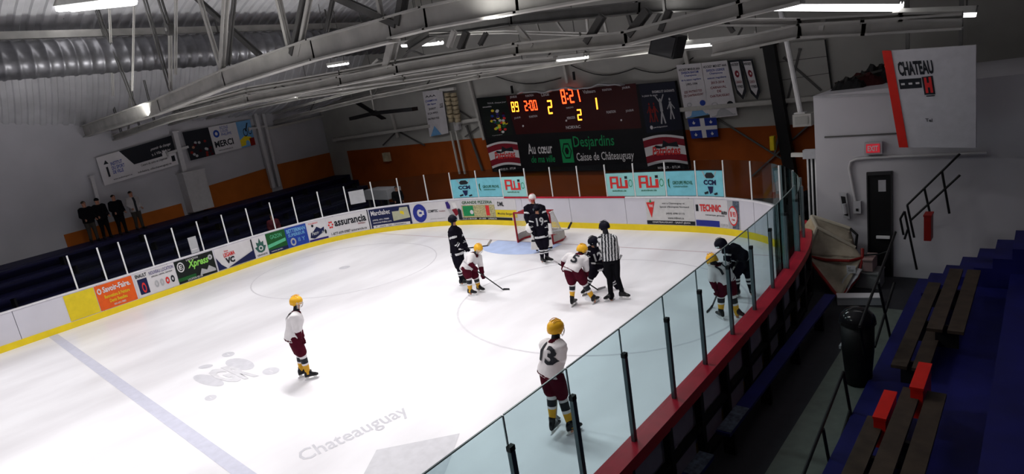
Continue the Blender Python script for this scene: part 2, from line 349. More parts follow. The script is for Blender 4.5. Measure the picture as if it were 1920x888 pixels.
# ---- roof trusses in planes y = const, measured chord by chord
def truss(y, label, chords, webs, name='roof_truss'):
    o = thing(name, ony(*chords[0][0][0], y), label, 'roof truss', None)
    for pts, w, h, m in chords:
        P = [ony(px, py, y) for px, py in pts]
        for a, b_ in zip(P, P[1:]):
            d = (b_-a).normalized()*.03
            MB().bar(a-d, b_+d, w*.25, h).bar(a-d+Vector((0, 0, -h/2)), b_+d+Vector((0, 0, -h/2)), w, .035).bar(a-d+Vector((0, 0, h/2)), b_+d+Vector((0, 0, h/2)), w, .035).build('bottom_chord', m, o)
    for p0, p1, w, m in webs:
        a, b_ = ony(*p0, y), ony(*p1, y)
        mb = MB(); L = (b_-a).length
        for sd in (-.5, .5): mb.bar(a+Vector((0, w*sd*.8, 0)), b_+Vector((0, w*sd*.8, 0)), w*.25, w*.9)
        mb.build('web_member', m, o)
    return o
def down(px, top): return (px, top)
truss(-8.1, 'nearest grey steel roof truss, its deep chord rising from the left edge', [
    ([(100, 268), (171, 242), (300, 199), (421, 148), (588, 93), (733, 56)], .28, .44, 'truss_grey'),
    ([(733, 52), (800, 34), (971, 0), (1150, -34)], .28, .38, 'truss_grey')],
    [((172, -10), (255, 202), .09, 'truss_dark'), ((269, -10), (320, 170), .1, 'truss_dark'), ((297, -10), (319, 60), .12, 'truss_dark'),
     ((319, 66), (320, 186), .09, 'truss_grey'), ((330, -10), (329, 140), .07, 'truss_grey'), ((372, -10), (414, 128), .10, 'truss_grey'),
     ((424, -10), (415, 148), .14, 'truss_grey'), ((440, -10), (427, 122), .09, 'truss_dark'), ((520, -10), (545, 98), .12, 'truss_grey'),
     ((572, -10), (548, 102), .13, 'truss_dark'), ((582, -10), (560, 104), .10, 'truss_grey'), ((615, -12), (745, 46), .15, 'truss_dark'),
     ((757, -10), (748, 46), .16, 'truss_dark'), ((708, -10), (716, 36), .09, 'truss_grey'), ((204, -10), (212, 180), .06, 'truss_grey'), ((252, -10), (248, 170), .05, 'truss_grey'), ((180, 20), (205, 100), .05, 'truss_dark')])
g_ = ony(319, 55, -8.12); gp = thing('gusset_plate', g_, 'round dark gusset disc joining slim struts of the nearest truss', 'gusset')
MB().tube([g_+Vector((0, -.1, 0)), g_+Vector((0, .1, 0))], .17, 18).build('plate', 'truss_dark', gp)
MB().tube([g_+Vector((0, -.13, 0)), g_+Vector((0, -.1, 0))], .05, 8).build('bolt', 'truss_grey', gp)
truss(-7.0, 'second roof truss with chord running behind the nearest one', [
    ([(100, 294), (171, 273), (321, 222), (466, 186), (640, 152), (746, 130), (971, 92), (1175, 72), (1390, 18), (1500, -10)], .24, .2, 'truss_grey'), ([(100, 276), (171, 256), (321, 205), (466, 166), (640, 136), (746, 116), (971, 82)], .14, .07, 'truss_light')],  # upper pale chord: a lit chord edge given as lighter steel
    [((367, -5), (488, 104), .14, 'truss_dark'), ((612, 58), (625, -5), .09, 'truss_dark'), ((727, 125), (740, 70), .2, 'truss_grey'), ((842, 88), (852, 58), .10, 'truss_light'),
     ((863, 92), (875, 60), .12, 'truss_dark'), ((900, 84), (912, 62), .08, 'truss_dark'), ((1000, 86), (970, 50), .09, 'truss_grey'), ((1100, 80), (1130, 30), .12, 'truss_dark'), ((1180, 66), (1215, 20), .14, 'truss_dark'), ((1240, 58), (1255, 20), .1, 'truss_dark'),
     ((186, 262), (172, 180), .08, 'truss_grey'), ((205, 256), (182, 168), .06, 'truss_grey'), ((228, 250), (200, 160), .08, 'truss_dark'), ((240, 246), (246, 150), .07, 'truss_grey'), ((262, 240), (244, 160), .06, 'truss_dark'), ((290, 230), (270, 150), .06, 'truss_dark')])
truss(-1.6, 'dark ridge truss with a top flange coloured pale as if lit above the scoreboard', [
    ([(767, 88), (808, 62), (960, 38), (1200, 14), (1385, 4), (1600, -12)], .3, .28, 'truss_dark'),
    ([(808, 64), (950, 60), (1090, 64), (1205, 66)], .12, .07, 'truss_light'), ([(1195, 68), (1300, 40), (1400, 16), (1560, 6)], .24, .16, 'truss_grey')],  # paler steels here carry the light caught by the beam edges
    [((1005, 40), (1012, 62), .06, 'truss_grey'), ((1040, 36), (1060, 64), .06, 'truss_grey'), ((1100, 30), (1103, 62), .07, 'truss_light'), ((1130, 28), (1138, 62), .07, 'truss_grey'), ((1175, 20), (1190, 64), .09, 'truss_dark'), ((1245, 12), (1215, 62), .08, 'truss_dark')])
truss(1.6, 'third roof truss, thin chord above the strip lights', [
    ([(160, 372), (300, 318), (450, 250), (560, 216), (700, 182), (900, 143), (1100, 110), (1300, 84), (1450, 70), (1800, 45)], .2, .14, 'truss_grey'),
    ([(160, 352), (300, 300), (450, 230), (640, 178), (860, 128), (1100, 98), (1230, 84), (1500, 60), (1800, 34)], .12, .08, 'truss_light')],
    [((x0, y0), (x0+12, y0-22), .05, 'truss_dark') for x0, y0 in ((580, 210), (700, 180), (800, 160), (900, 140), (1020, 120), (1380, 74), (1480, 66))])
zz = []
for i in range(9):
    x0 = 245+i*62; y0 = 252-i*16; zz.append(((x0, y0), (x0+30, y0-30), .05, 'truss_grey' if i % 2 else 'truss_dark')); zz.append(((x0+30, y0-30), (x0+60, y0-18), .05, 'truss_dark'))
truss(-4.4, 'open web joist between the second truss and the strip lights', [
    ([(240, 256), (345, 224), (470, 192), (600, 168), (760, 146), (900, 126), (1040, 112)], .18, .12, 'truss_grey'), ([(240, 236), (345, 204), (470, 172), (600, 150), (760, 128), (900, 108)], .16, .10, 'truss_grey')], zz)
truss(-2.4, 'thin joist chord just above the left wall panels', [
    ([(300, 246), (420, 213), (560, 184), (700, 162), (860, 137), (1000, 118)], .2, .10, 'truss_light')], [((500, 196), (520, 176), .05, 'truss_grey'), ((640, 172), (655, 150), .05, 'truss_grey')])
truss(-5, 'short upper truss chord crossing the top right of the hall', [
    ([(1340, 92), (1500, 58), (1620, 52), (1800, 40)], .22, .2, 'truss_grey'), ([(1330, 42), (1500, 42), (1690, 32), (1800, 30)], .14, .1, 'truss_grey')],
    [((1375, 60), (1362, 40), .08, 'truss_dark'), ((1540, 56), (1545, 36), .08, 'truss_light')])
truss(5.2, 'last roof truss lying against the far wall', [
    ([(612, 196), (720, 172), (900, 138), (1100, 104), (1260, 94), (1500, 66), (1800, 40)], .16, .12, 'truss_grey')],
    [((x0, y0), (x0-4, y0-18), .06, 'truss_grey') for x0, y0 in ((660, 186), (760, 164), (990, 124), (1180, 98), (1420, 76))])
# purlins and conduits along the hall
for i, (x, z, w, m) in enumerate(((-15.5, 8.4, .14, 'truss_grey'), (-11.5, 9.6, .14, 'truss_grey'), (-6, 10.2, .14, 'truss_grey'), (0, 10.6, .14, 'truss_grey'), (6, 10.0, .14, 'truss_dark'), (11, 9.0, .14, 'truss_dark'))):
    o = thing('purlin', (x, -12, z), ('roof purlin running lengthwise over the ' + ['left stand', 'left boards', 'left faceoff circle', 'goal', 'right faceoff circle', 'right stand'][i]), 'purlin')
    MB().bar((max(x, -15.0) if i == 0 else x, -32 if i else -26, z), (x if i else -15, 4.9, z), w, .24).build('beam', m, o)
# spiral duct under the left slope of the roof
o = thing('air_duct', (-11.2, -10, 8.2), 'big dark spiral air duct under the left roof slope', 'air duct')
mb = MB(); pts = []; rr = []
y = -32.0
while y < 4.5: pts += [(-11.2, y+q_, 8.78) for q_ in (0, .28, .3, .36)]; rr += [.6, .6, .63, .63]; y += .4
mb.tube(pts, rr, 20).build('duct_run', 'duct', o, True)
for y in (-4, 1.2):
    MB().tube([(-11.2, y-.05, 8.78), (-11.2, y+.05, 8.78)], .67, 20).build('hanger_band', 'truss_dark', o)
    MB().bar((-11.2, y, 9.3), (-11.2, y, 10.3), .05, .05, (0, 1, 0)).build('hanger_rod', 'truss_dark', o)
def roofz(x):
    for (x0, z0), (x1, z1) in zip(AC, AC[1:]):
        if x0 <= x <= x1: return z0+(z1-z0)*(x-x0)/(x1-x0)
    return 6
# strip lights: housing, two tubes
def striplight(p0, p1, y, w, lab, m='tube', single=False):
    a, b_ = ony(*p0, y), ony(*p1, y); d = (b_-a).normalized(); n = Vector((0, 1, 0)); up = d.cross(n)
    if up.z < 0: up = -up
    o = thing('strip_light', (a+b_)/2, lab, 'ceiling light', 'strip lights under the roof trusses')
    MB().bar(a+up*w*.35, b_+up*w*.35, w*1.5, w*.5).build('housing', 'galv', o)
    for sd in ((0,) if single else (-.35, .35)): MB().tube([a+n*w*sd, b_+n*w*sd], w*.22, 8).build('lamp_tube', m, o)
    for t in (.12, .88):
        p = a.lerp(b_, t); MB().bar(p+up*w*.5, (p.x, p.y, roofz(p.x)+.05), .018, .018, (0, 1, 0)).build('hanger_rod', 'truss_dark', o)
mat('tube_dim', (1, 1, 1), emit=(1, .98, .96), estr=.55); mat('tube_mid', (1, 1, 1), emit=(1, .98, .96), estr=1.1)
striplight((100, 18), (236, 2), -9, .55, 'bright white strip light at the top left corner')
striplight((565, 184), (722, 152), 1.2, .22, 'strip light glowing softly left of the ceiling fan', 'tube_mid')
striplight((790, 143), (892, 126), 1.2, .22, 'strip light above the hanging banner on the far wall', 'tube_mid')
striplight((965, 122), (1100, 107), 1.2, .24, 'strip light above the scoreboard clock', 'tube_mid')
striplight((1272, 88), (1440, 73), 1.2, .28, 'strip light right of the black loudspeaker', 'tube_mid')
striplight((1410, 12), (1690, 12), -4.6, .34, 'long bright strip light at the top right')
striplight((1675, 31), (1830, 26), -4.4, .2, 'short bright strip light above the white hoarding')
striplight((758, 85), (792, 83), .4, .3, 'first of two short lamps seen between truss chords over the scoreboard')
striplight((800, 83), (826, 80), .4, .3, 'second of two short lamps seen between truss chords over the scoreboard')
striplight((278, 184), (306, 172), -.5, .4, 'small bright lamp behind the nearest truss at left')
striplight((618, 124), (650, 119), .6, .22, 'small bright lamp under the duct end')
striplight((352, 240), (376, 234), 1.2, .2, 'dim strip light above the left sports banner', 'tube_dim', True)
striplight((378, 233), (408, 224), 1.2, .2, 'dimmer half of the strip light above the left sports banner', 'tube_dim', True)
# ceiling fan
Yf = 3.0; h0 = ony(702, 212, Yf)
o = thing('ceiling_fan', h0, 'black ceiling fan with long blades hanging by a rod near the far left corner', 'ceiling fan')
MB().tube([h0, ony(693, 160, Yf)], .035, 8).build('rod', 'truss_light', o); MB().ell(h0, (.22, .22, .14)).build('motor', 'black', o, True)
for tip in (ony(660, 222, Yf), ony(778, 204, Yf)):
    d = (tip-h0); MB().bar(h0, tip, .36, .17).build('blade', 'black', o)
a = ony(671, 193, Yf-1.0); MB().bar(h0, h0+(a-h0)*1.0, .32, .05).build('blade', 'black', o)
MB().bar(h0, h0-(a-h0)*.6, .32, .05).build('blade', 'black', o)
# loudspeaker
c = ony(1252, 84, -2.5)
o = thing('loudspeaker', c, 'black loudspeaker box hanging from the roof above the scoreboard', 'loudspeaker')
ax = (Vector((.93, .1, -.35)).normalized(),); ay = Vector((0, 1, 0)); az_ = ax[0].cross(ay).normalized()
mb = MB().box(c, (.62, .5, .5), (ax[0], ay, az_)); mb.build('cabinet', 'black', o)
MB().box(c-ay*.26, (.54, .03, .42), (ax[0], ay, az_)).build('grille', 'dark_grey', o); MB().bar(c+Vector((0, 0, .2)), (c.x, c.y, roofz(c.x)+.05), .06, .06, (0, 1, 0)).build('bracket', 'truss_dark', o)
# ---- wall steelwork: columns, girts, braces
def colm(p0, p1, w, on, m, lab, name='wall_column', off=.18, parts=None, cat='column'):
    a, b_ = on(*p0, off), on(*p1, off); o = thing(name, b_, lab, cat)
    MB().bar(a, b_, w, w*.8, (0, 1, 0) if abs((a-b_).normalized().z) > .7 else (0, 0, 1)).build('shaft', m, o)
    d = (b_-a).normalized(); MB().bar(a-d*.02, a+d*.05, w*1.35, w*1.1, (0, 1, 0)).build('end_plate', m, o); return o
mat('steel_white', (.50, .49, .50), .6); mat('steel_far', (.46, .45, .42), .6)
colm((477, 212), (512, 352), .22, onL, 'steel_white', 'left pipe of the white pipe pair on the left wall'); colm((491, 208), (523, 349), .18, onL, 'steel_white', 'right pipe of the white pipe pair on the left wall')
colm((615, 208), (641, 318), .2, onL, 'steel_far', 'grey column in the far left corner of the hall')
colm((326, 247), (346, 326), .26, onL, 'steel_white', 'white column between the two left wall banners')
c0, c1 = onL(357, 322, .25), onL(377, 393, .25)
o = thing('column_casing', c1, 'white boxed column casing between orange wall panels', 'column casing')
MB().box((c0+c1)/2, (1.15, .5, abs(c0.z-c1.z)), (LWD, LWN, Vector((0, 0, 1)))).build('casing', 'steel_white', o); MB().box((c0.x, c0.y, c0.z+.02), (1.25, .56, .05), (LWD, LWN, Vector((0, 0, 1)))).build('lid', 'steel_white', o)
colm((171, 330), (190, 400), .16, onL, 'steel_white', 'thin white column at the left edge behind the spectators')
colm((498, 242), (612, 216), .16, onL, 'steel_far', 'horizontal grey rail on the left wall beside the corner', 'wall_girt', cat='wall rail')
colm((312, 288), (352, 275), .14, onL, 'steel_white', 'short crossbar on the white column between the left banners', 'wall_girt', cat='wall rail')
colm((466, 242), (500, 236), .14, onL, 'steel_white', 'short crossbar on the white pipe pair', 'wall_girt', cat='wall rail')
colm((626, 262), (808, 236), .2, onF, 'steel_far', 'long horizontal rail on the far wall behind the ceiling fan', 'wall_girt', cat='wall rail')
colm((855, 230), (900, 223), .2, onF, 'steel_far', 'short horizontal rail left of the scoreboard', 'wall_girt', cat='wall rail')
colm((1270, 206), (1530, 184), .2, onF, 'steel_far', 'horizontal rail on the far wall right of the scoreboard', 'wall_girt', cat='wall rail')
colm((734, 214), (746, 258), .12, onF, 'steel_far', 'short strut crossing the far wall rail'); colm((876, 140), (908, 262), .14, onF, 'steel_far', 'grey column just left of the scoreboard')
colm((1056, 116), (1064, 156), .12, onF, 'steel_far', 'short column end above the scoreboard clock'); colm((1284, 96), (1290, 124), .14, onF, 'steel_far', 'short column end above the white banners')
colm((1442, 84), (1486, 345), .38, onF, 'black', 'broad black column right of the black pennants', off=.4); 
for p0, p1, l in (((746, 246), (796, 272), 'cross brace falling right of the short strut'), ((744, 246), (718, 272), 'cross brace falling left of the short strut'), ((906, 232), (872, 256), 'short brace under the rail left of the scoreboard'),
              ((1345, 222), (1470, 300), 'dark diagonal brace falling across the orange wall'), ((1530, 222), (1410, 330), 'dark diagonal brace rising across the orange wall'), ((836, 190), (884, 222), 'brace beside the tan netting roll'),
              ((1470, 108), (1540, 170), 'thin cable brace behind the white hanging pipe'), ((1500, 92), (1452, 290), 'thin cable right of the broad black column')):
    colm(p0, p1, .07, onF, 'truss_dark', l, 'wall_brace', off=.12, cat='brace')
colm((875, 236), (905, 320), .1, onF, 'truss_dark', 'dark conduit at the left edge of the scoreboard', 'conduit', cat='conduit')
for i, p in enumerate(((920, 139, 1052, 146), (1070, 122, 1190, 128), (1190, 128, 1300, 108))):
    a, b_ = onF(p[0], p[1], .1), onF(p[2], p[3], .1); o = MB().tube([a.lerp(b_, t/8)+Vector((0, 0, -.35*math.sin(math.pi*t/8))) for t in range(9)], .02, 6).build('cable', 'black')
    tag(o, 'drooping black cable on the far wall, '+('left of the clock', 'above the clock', 'beside the white banners')[i], 'cable')
# white panel and dark gap at far right wall
f = quadfn(onF(1462, 190, .1), onF(1562, 172, .1), onF(1549, 74, .1), onF(1444, 84, .1), -FWN)
o = board(f, 'wall_panel', 'wall_far', 'large pale panel on the far wall behind the white hanging pipe', 'wall panel', th=.08, nu=1); rect(f, .97, 0, 1, 1, 'black', o, 'dark_edge', n=1)
for v in (.36, .68): rect(f, 0, v, .97, v+.012, 'truss_dark', o, 'seam', n=1)
# hanging white pipe with heater box
a, b_ = ony(1472, 62, 3), ony(1501, 212, 3); a = a+(a-b_)*1.2; o = thing('infrared_heater', b_, 'white pipe hanging from the roof with a pale square box at its end', 'heater')
MB().tube([a, b_], .07, 10).build('pipe', 'post_white', o); c = ony(1507, 224, 3); MB().box(c, (.5, .4, .36)).build('box', 'steel_far', o); MB().box(c-Vector((0, .21, 0)), (.36, .02, .22)).build('cover', 'wall_far', o); MB().box(b_, (.3, .24, .06)).build('flange', 'post_white', o)

# ================================================================== scoreboard group
SBQ = quadfn(onF(924, 322, .3), onF(1292, 317, .3), onF(1265, 152, .3), onF(893, 184, .3), -FWN)
def inv(fn, P):
    u = v = .5
    for _ in range(12):
        c = fn(u, v, 0); du = (fn(u+.01, v, 0)-c)*100; dv = (fn(u, v+.01, 0)-c)*100; r = P-c
        a, b_, d = du.dot(du), du.dot(dv), dv.dot(dv); e1, e2 = r.dot(du), r.dot(dv); k = a*d-b_*b_
        u += (e1*d-e2*b_)/k; v += (e2*a-e1*b_)/k
    return u, v
def sub(fn, on, off, bl, br, tr, tl):
    q = [inv(fn, on(*p, off)) for p in (bl, br, tr, tl)]
    return lambda u, v, o=0: fn(*[(q[0][k]*(1-u)*(1-v)+q[1][k]*u*(1-v)+q[2][k]*u*v+q[3][k]*(1-u)*v) for k in (0, 1)], o)
sb = board(SBQ, 'scoreboard', 'board_black', 'wide electronic scoreboard showing 8:21 with red and amber digits on the far wall', 'scoreboard', th=.25, nu=1)
S = lambda bl, br, tr, tl: sub(SBQ, onF, .3, bl, br, tr, tl)
main = S((968, 252), (1203, 240), (1192, 156), (948, 180))
rect(main, 0, 0, 1, 1, 'scoreboard', sb, 'display_face', .006, 1)
SEG = {'0': 'abcdef', '1': 'bc', '2': 'abged', '3': 'abgcd', '8': 'abcdefg', '9': 'abcfgd', 'l': 'bc'}
def digits(fn, txt, m, name='digit'):
    n = len(txt.replace(':', ''))+.4*txt.count(':'); x = 0
    for ch in txt:
        w = (.4 if ch == ':' else 1)/n
        mb = MB(); L = lambda u, v: fn(x+u*w, v, .016)
        def seg(u0, v0, u1, v1): mb.add([L(u0, v0), L(u1, v0), L(u1, v1), L(u0, v1)], [(0, 1, 2, 3)])
        if ch == ':': seg(.2, .25, .8, .38); seg(.2, .62, .8, .75)
        else:
            S_ = {'a': (.15, .88, .8, 1), 'd': (.15, 0, .8, .12), 'g': (.15, .44, .8, .56), 'f': (.1, .5, .28, .97), 'b': (.68, .5, .86, .97), 'e': (.1, .03, .28, .5), 'c': (.68, .03, .86, .5)}
            for k in SEG[ch]: seg(*S_[k])
        mb.build(name, m, sb); x += w
digits(S((960, 210), (975, 209), (972, 190), (957, 191)), '89', 'led_amber'); digits(S((985, 208), (1010, 206), (1006, 187), (981, 189)), '2:00', 'led_red')
digits(S((1028, 214), (1039, 213), (1036, 187), (1024, 188)), '2', 'led_amber'); digits(S((1054, 195), (1091, 191), (1085, 164), (1049, 168)), '8:21', 'led_red')
digits(S((1109, 207), (1124, 205), (1121, 182), (1106, 184)), '1', 'led_amber'); digits(S((1083, 226), (1094, 225), (1091, 204), (1080, 205)), '2', 'led_amber')
for t, bl, br, tr, tl in (('JOUEUR', (957, 185), (970, 184), (969, 179), (956, 180)), ('PUNITION', (986, 182), (1001, 180), (1000, 176), (985, 178)), ('Local', (1016, 181), (1030, 179), (1028, 172), (1014, 174)),
        ('Visiteurs', (1094, 176), (1117, 173), (1116, 167), (1092, 169)), ('PUNITION', (1130, 171), (1147, 169), (1146, 165), (1129, 167)), ('JOUEUR', (1167, 168), (1182, 166), (1181, 161), (1166, 163)),
        ('JOUEUR', (965, 224), (977, 222), (976, 218), (964, 220)), ('PUNITION', (993, 221), (1008, 219), (1007, 215), (992, 217)), ('PERIODE', (1064, 224), (1079, 222), (1078, 217), (1063, 219)), ('NORVAC', (1062, 242), (1089, 240), (1088, 234), (1061, 236)),
        ('PUNITION', (1138, 213), (1155, 211), (1154, 206), (1137, 208)), ('JOUEUR', (1174, 211), (1189, 209), (1188, 204), (1173, 206)), ('CHRONO', (1062, 204), (1076, 202), (1075, 199), (1061, 201))):
    text(S(bl, br, tr, tl), t, (0, 0, 1, 1), 'paper', sb, 'caption', .02)
for px, py in ((981, 236), (1062, 226), (1165, 225)): disc(S((px-2, py+2), (px+2, py+2), (px+2, py-2), (px-2, py-2)), .5, .5, .4, .5, 'paper', sb, 'lamp_dot')
# sponsor panels around it (flat prints)
lp = S((915, 258), (962, 252), (950, 181), (896, 186)); rect(lp, 0, 0, 1, 1, 'sign_black', sb, 'left_poster', .005, 1)
random.seed(3)
for k in range(46):
    a = random.random()*6.28; q = random.random()**.5; cu, cv = .58+.27*q*math.cos(a), .42+.33*q*math.sin(a)
    disc(lp, cu, cv, .06, .035, random.choice(['sign_green', 'lime', 'ad_red', 'sign_blue', 'ad_yellow', 'paper', 'maroon', 'ad_purple']), sb, 'colour_patch', .008+.0002*k, n=7)
for t, b_ in (('TOUS, chaque jour', (.3, .84, .95, .89)), ('ensemble', (.1, .77, .42, .81)), ('4 partenaires', (.2, .02, .6, .05))): text(lp, t, b_, 'paper', sb, 'caption', .01)
rp_ = S((1213, 250), (1281, 242), (1265, 153), (1197, 158)); rect(rp_, 0, 0, 1, 1, 'poster_dark' if mat('poster_dark', (.006, .008, .022), .5) else '', sb, 'right_poster', .005, 1)
text(rp_, 'ENSEMBLE ET GAGNANTS', (.35, .80, .95, .85), 'paper', sb, 'caption', .015); text(rp_, 'le plaisir du sport', (.05, .73, .48, .78), 'paper', sb, 'caption', .01)
def athlete(fn, cu, cv, s, m, par, arms=1):
    f = lambda u, v, off: fn(cu+u*s, cv+v*s*1.1, off); k = MB()
    def st(a, b_, w):
        d = Vector((b_[0]-a[0], b_[1]-a[1])); n = Vector((-d.y, d.x)).normalized()*w
        k.add([f(a[0]+n.x, a[1]+n.y, .012), f(a[0]-n.x, a[1]-n.y, .012), f(b_[0]-n.x, b_[1]-n.y, .012), f(b_[0]+n.x, b_[1]+n.y, .012)], [(0, 1, 2, 3)])
    st((0, .1), (0, .6), .11); st((0, .1), (-.2, -.6), .06); st((0, .1), (.15, -.6), .06)
    st((0, .55), (-.35, 1.0 if arms else .1), .04); st((0, .55), (.35, 1.05 if arms else .1), .04)
    k.add([f(.09*math.cos(a), .75+.1*math.sin(a), .012) for a in [i*.785 for i in range(8)]], [tuple(range(8))]); k.build('printed_athlete', m, par)
athlete(rp_, .52, .38, .33, 'ad_grey', sb); athlete(rp_, .2, .38, .25, 'red_dark', sb, 0); athlete(rp_, .33, .38, .25, 'red_dark', sb, 0); athlete(rp_, .78, .42, .28, 'ad_grey', sb, 0)
text(rp_, 'participaction', (.22, .08, .6, .12), 'paper', sb, 'caption', .01); disc(rp_, .16, .11, .04, .04, 'paper', sb, 'small_mark')
# black sign under the clock
cs = S((985, 312), (1205, 304), (1200, 247), (975, 258))
text(cs, 'Au c\u0153ur', (.055, .42, .28, .78), 'paper', sb, 'sponsor_lettering', .015); text(cs, 'de ma ville', (.07, .12, .29, .36), 'ad_green', sb, 'sponsor_lettering', .01, shear=.2)
rect(cs, .355, .08, .455, .88, 'ad_green', sb, 'green_emblem', .009, 1)
for r0, r1, mm in ((.0, .042, 'board_black'), (0, .034, 'ad_green'), (0, .018, 'board_black')): disc(cs, .405, .48, r1, r1*7.2, mm, sb, 'hexagon_mark', .010+.001*(.05-r1)*100, n=6)
text(cs, 'Desjardins', (.47, .48, .80, .96), 'ad_green', sb, 'sponsor_lettering', .008); text(cs, 'Caisse de Ch\u00e2teauguay', (.48, .04, .94, .40), 'paper', sb, 'sponsor_lettering', .006)
def crestpanel(fn):
    n = 10
    for v0, v1, mm in ((.12, .93, 'paper'), (.2, .40, 'maroon_ad'), (.66, .86, 'maroon_ad')):
        mb = MB(); mb.grid(lambda u, v: fn(u, v0+(v1-v0)*v+.09*math.sin(math.pi*u)-.02, .008+(.002 if mm != 'paper' else 0)), n, 1); mb.build('curved_stripe', mm, sb)
    text(fn, 'Patriotes', (.18, .40, .88, .66), 'ad_red', sb, 'team_lettering', .03, .014, .25)
    poly(fn, [(.2, .62), (.3, .70), (.45, .66), (.5, .84), (.62, .74), (.82, .78), (.85, .62), (.6, .66), (.4, .6)], 'ink', sb, 'team_emblem', .013)
    text(fn, 'MINEUR - BTLM', (.25, .0, .8, .075), 'paper', sb, 'caption', .01)
mat('maroon_ad', (.20, .008, .02), .5)
crestpanel(S((925, 321), (978, 316), (969, 262), (911, 268))); crestpanel(S((1216, 318), (1291, 314), (1281, 250), (1204, 254)))
a, b_ = onF(975, 176, .5), onF(1168, 158, .5)
o = thing('scoreboard_cover', a, 'loose grey dust sheet lying on top of the scoreboard', 'dust sheet'); MB().slab(lambda u, v, t: a.lerp(b_, u)+Vector((0, v*.35-.2, .05*math.sin(u*17)+.03*math.sin(u*41)+t)), 20, 2, .05).build('sheet', 'ad_grey', o)
for px, py in ((1077, 150), (961, 175)):
    p = onF(px, py, .25); o = MB().bar(p, p+Vector((0, 0, .35)), .08, .08, (0, 1, 0)).build('mounting_bracket', 'black'); tag(o, 'small black bracket on top of the scoreboard, '+('above the clock' if px > 1000 else 'at its left end'), 'bracket')

# ================================================================== banners
def banner(on, q, name, m, lab, off=.15, group=None, cat='banner', nu=8):
    f0 = quadfn(*[on(*p, off) for p in q], n=(LWN if on is onL else -FWN))
    f = lambda u, v, o=0: f0(u, v, o+.015*math.sin(u*9)*(1-v*.6)); o = board(f, name, m, lab, cat, group, .012, nu); return o, f
o, f = banner(onL, ((196, 348), (335, 308), (321, 254), (180, 296)), 'wall_banner', 'paper', 'long white banner with a black upper part on the left wall')
poly(f, [(.42, .42), (1, .42), (1, 1), (.28, 1)], 'ink', o, 'black_field', .012); text(f, 'La philanthropie, le pouvoir de changer', (.38, .68, .96, .80), 'paper', o, bold=.01); text(f, '\u00e0 Ch\u00e2teauguay, \u00e0 Ville Mercier', (.46, .50, .94, .62), 'paper', o, bold=.01)
text(f, 'INSTITUT\nDU SPORT\nDE VILLE', (.14, .3, .30, .72), 'sign_blue', o, bold=.02); text(f, 'www.lavilledusport.ca', (.12, .08, .36, .15), 'ink', o); poly(f, [(.06, .70), (.09, .84), (.12, .70)], 'ink', o); rect(f, .075, .25, .10, .60, 'ink', o, n=1)
text(f, 'Centre de soins et Urgences', (.50, .26, .86, .36), 'ink', o); text(f, 'Infolettre, villechateauguay.ca', (.44, .06, .9, .15), 'ink', o); rect(f, .92, .15, .97, .34, 'ink', o, n=1)
o, f = banner(onL, ((357, 301), (479, 271), (468, 224), (341, 248)), 'wall_banner', 'paper', 'banner with a dark crowd photo and a cyclist at its right end')
rect(f, 0, 0, .36, 1, 'ink', o, 'crowd_photo', .012, 2); rect(f, .77, 0, 1, 1, 'sky_ad', o, 'cyclist_photo', .012, 2); poly(f, [(.77, .05), (.98, .1), (.95, .35), (.85, .42), (.77, .3)], 'ad_yellow', o, 'yellow_patch', .016)
rect(f, .92, 0, 1, .3, 'red_dark', o, 'red_patch', .018, 1)
random.seed(9)
for k in range(16): disc(f, random.uniform(.03, .33), random.uniform(.05, .6), .02, .05, random.choice(['ad_grey', 'maroon', 'skin', 'red_dark']), o, 'printed_face', .015+.0003*k, n=7)
disc(f, .88, .55, .035, .16, 'ink', o, 'bicycle_wheel', .019, .75); disc(f, .955, .58, .03, .14, 'ink', o, 'bicycle_wheel', .019, .75); poly(f, [(.88, .6), (.93, .9), (.95, .9), (.90, .58)], 'ink', o, 'printed_rider', .02)
disc(f, .45, .72, .045, .14, 'sign_blue', o, 'round_logo', .014, .45); text(f, 'ECOLE\nLOUIS\nPHILIPPE', (.52, .6, .67, .95), 'sign_blue', o, bold=.01); text(f, 'MERCI', (.39, .22, .67, .46), 'ink', o, bold=.03); text(f, 'www.ecolelouis.ca', (.42, .08, .64, .14), 'ink', o)
def tall_banner(q, lab, lines, m2, notch):
    o, f = banner(onF, q, 'hanging_banner', 'paper', lab, .25, 'white award banners on the far wall')
    for t, v, w, mm in lines: text(f, t, (.5-w/2, v, .5+w/2, v+.045), mm, o, bold=.015)
    poly(f, notch, m2, o, 'printed_triangle', .012); return o, f
L1 = [('HOCKEY MINEUR AAA', .88, .86, 'ink'), ('DIVISION BANTAM', .82, .7, 'sign_blue'), ('Champions', .76, .5, 'sign_blue'), ('de la saison reguliere', .68, .8, 'sign_blue'), ('1993-1994', .60, .45, 'ink'), ('LES PATRIOTES', .46, .72, 'maroon_ad'), ('DE CHATEAUGUAY', .39, .8, 'maroon_ad')]
o, f = tall_banner(((1286, 222), (1331, 214), (1314, 118), (1268, 122)), 'white award banner directly above the blue flag', L1, 'sky_ad', [(.05, 0), (.5, .2), (.98, 0)]); disc(f, .8, .24, .12, .055, 'sign_blue', o, 'round_seal'); disc(f, .25, .24, .1, .04, 'ad_grey', o, 'round_seal', .010, .7)
L2 = [('HOCKEY MIDGET AAA', .90, .9, 'ink'), ('DIVISION LEGENDE', .83, .7, 'sign_blue'), ('Champions', .77, .5, 'sign_blue'), ('saison reguliere', .69, .72, 'sign_blue'), ('2013-2014', .61, .5, 'maroon_ad'), ('CARNAVAL', .52, .6, 'maroon_ad'), ('DE', .45, .15, 'maroon_ad'), ('CHATEAUGUAY', .37, .74, 'maroon_ad')]
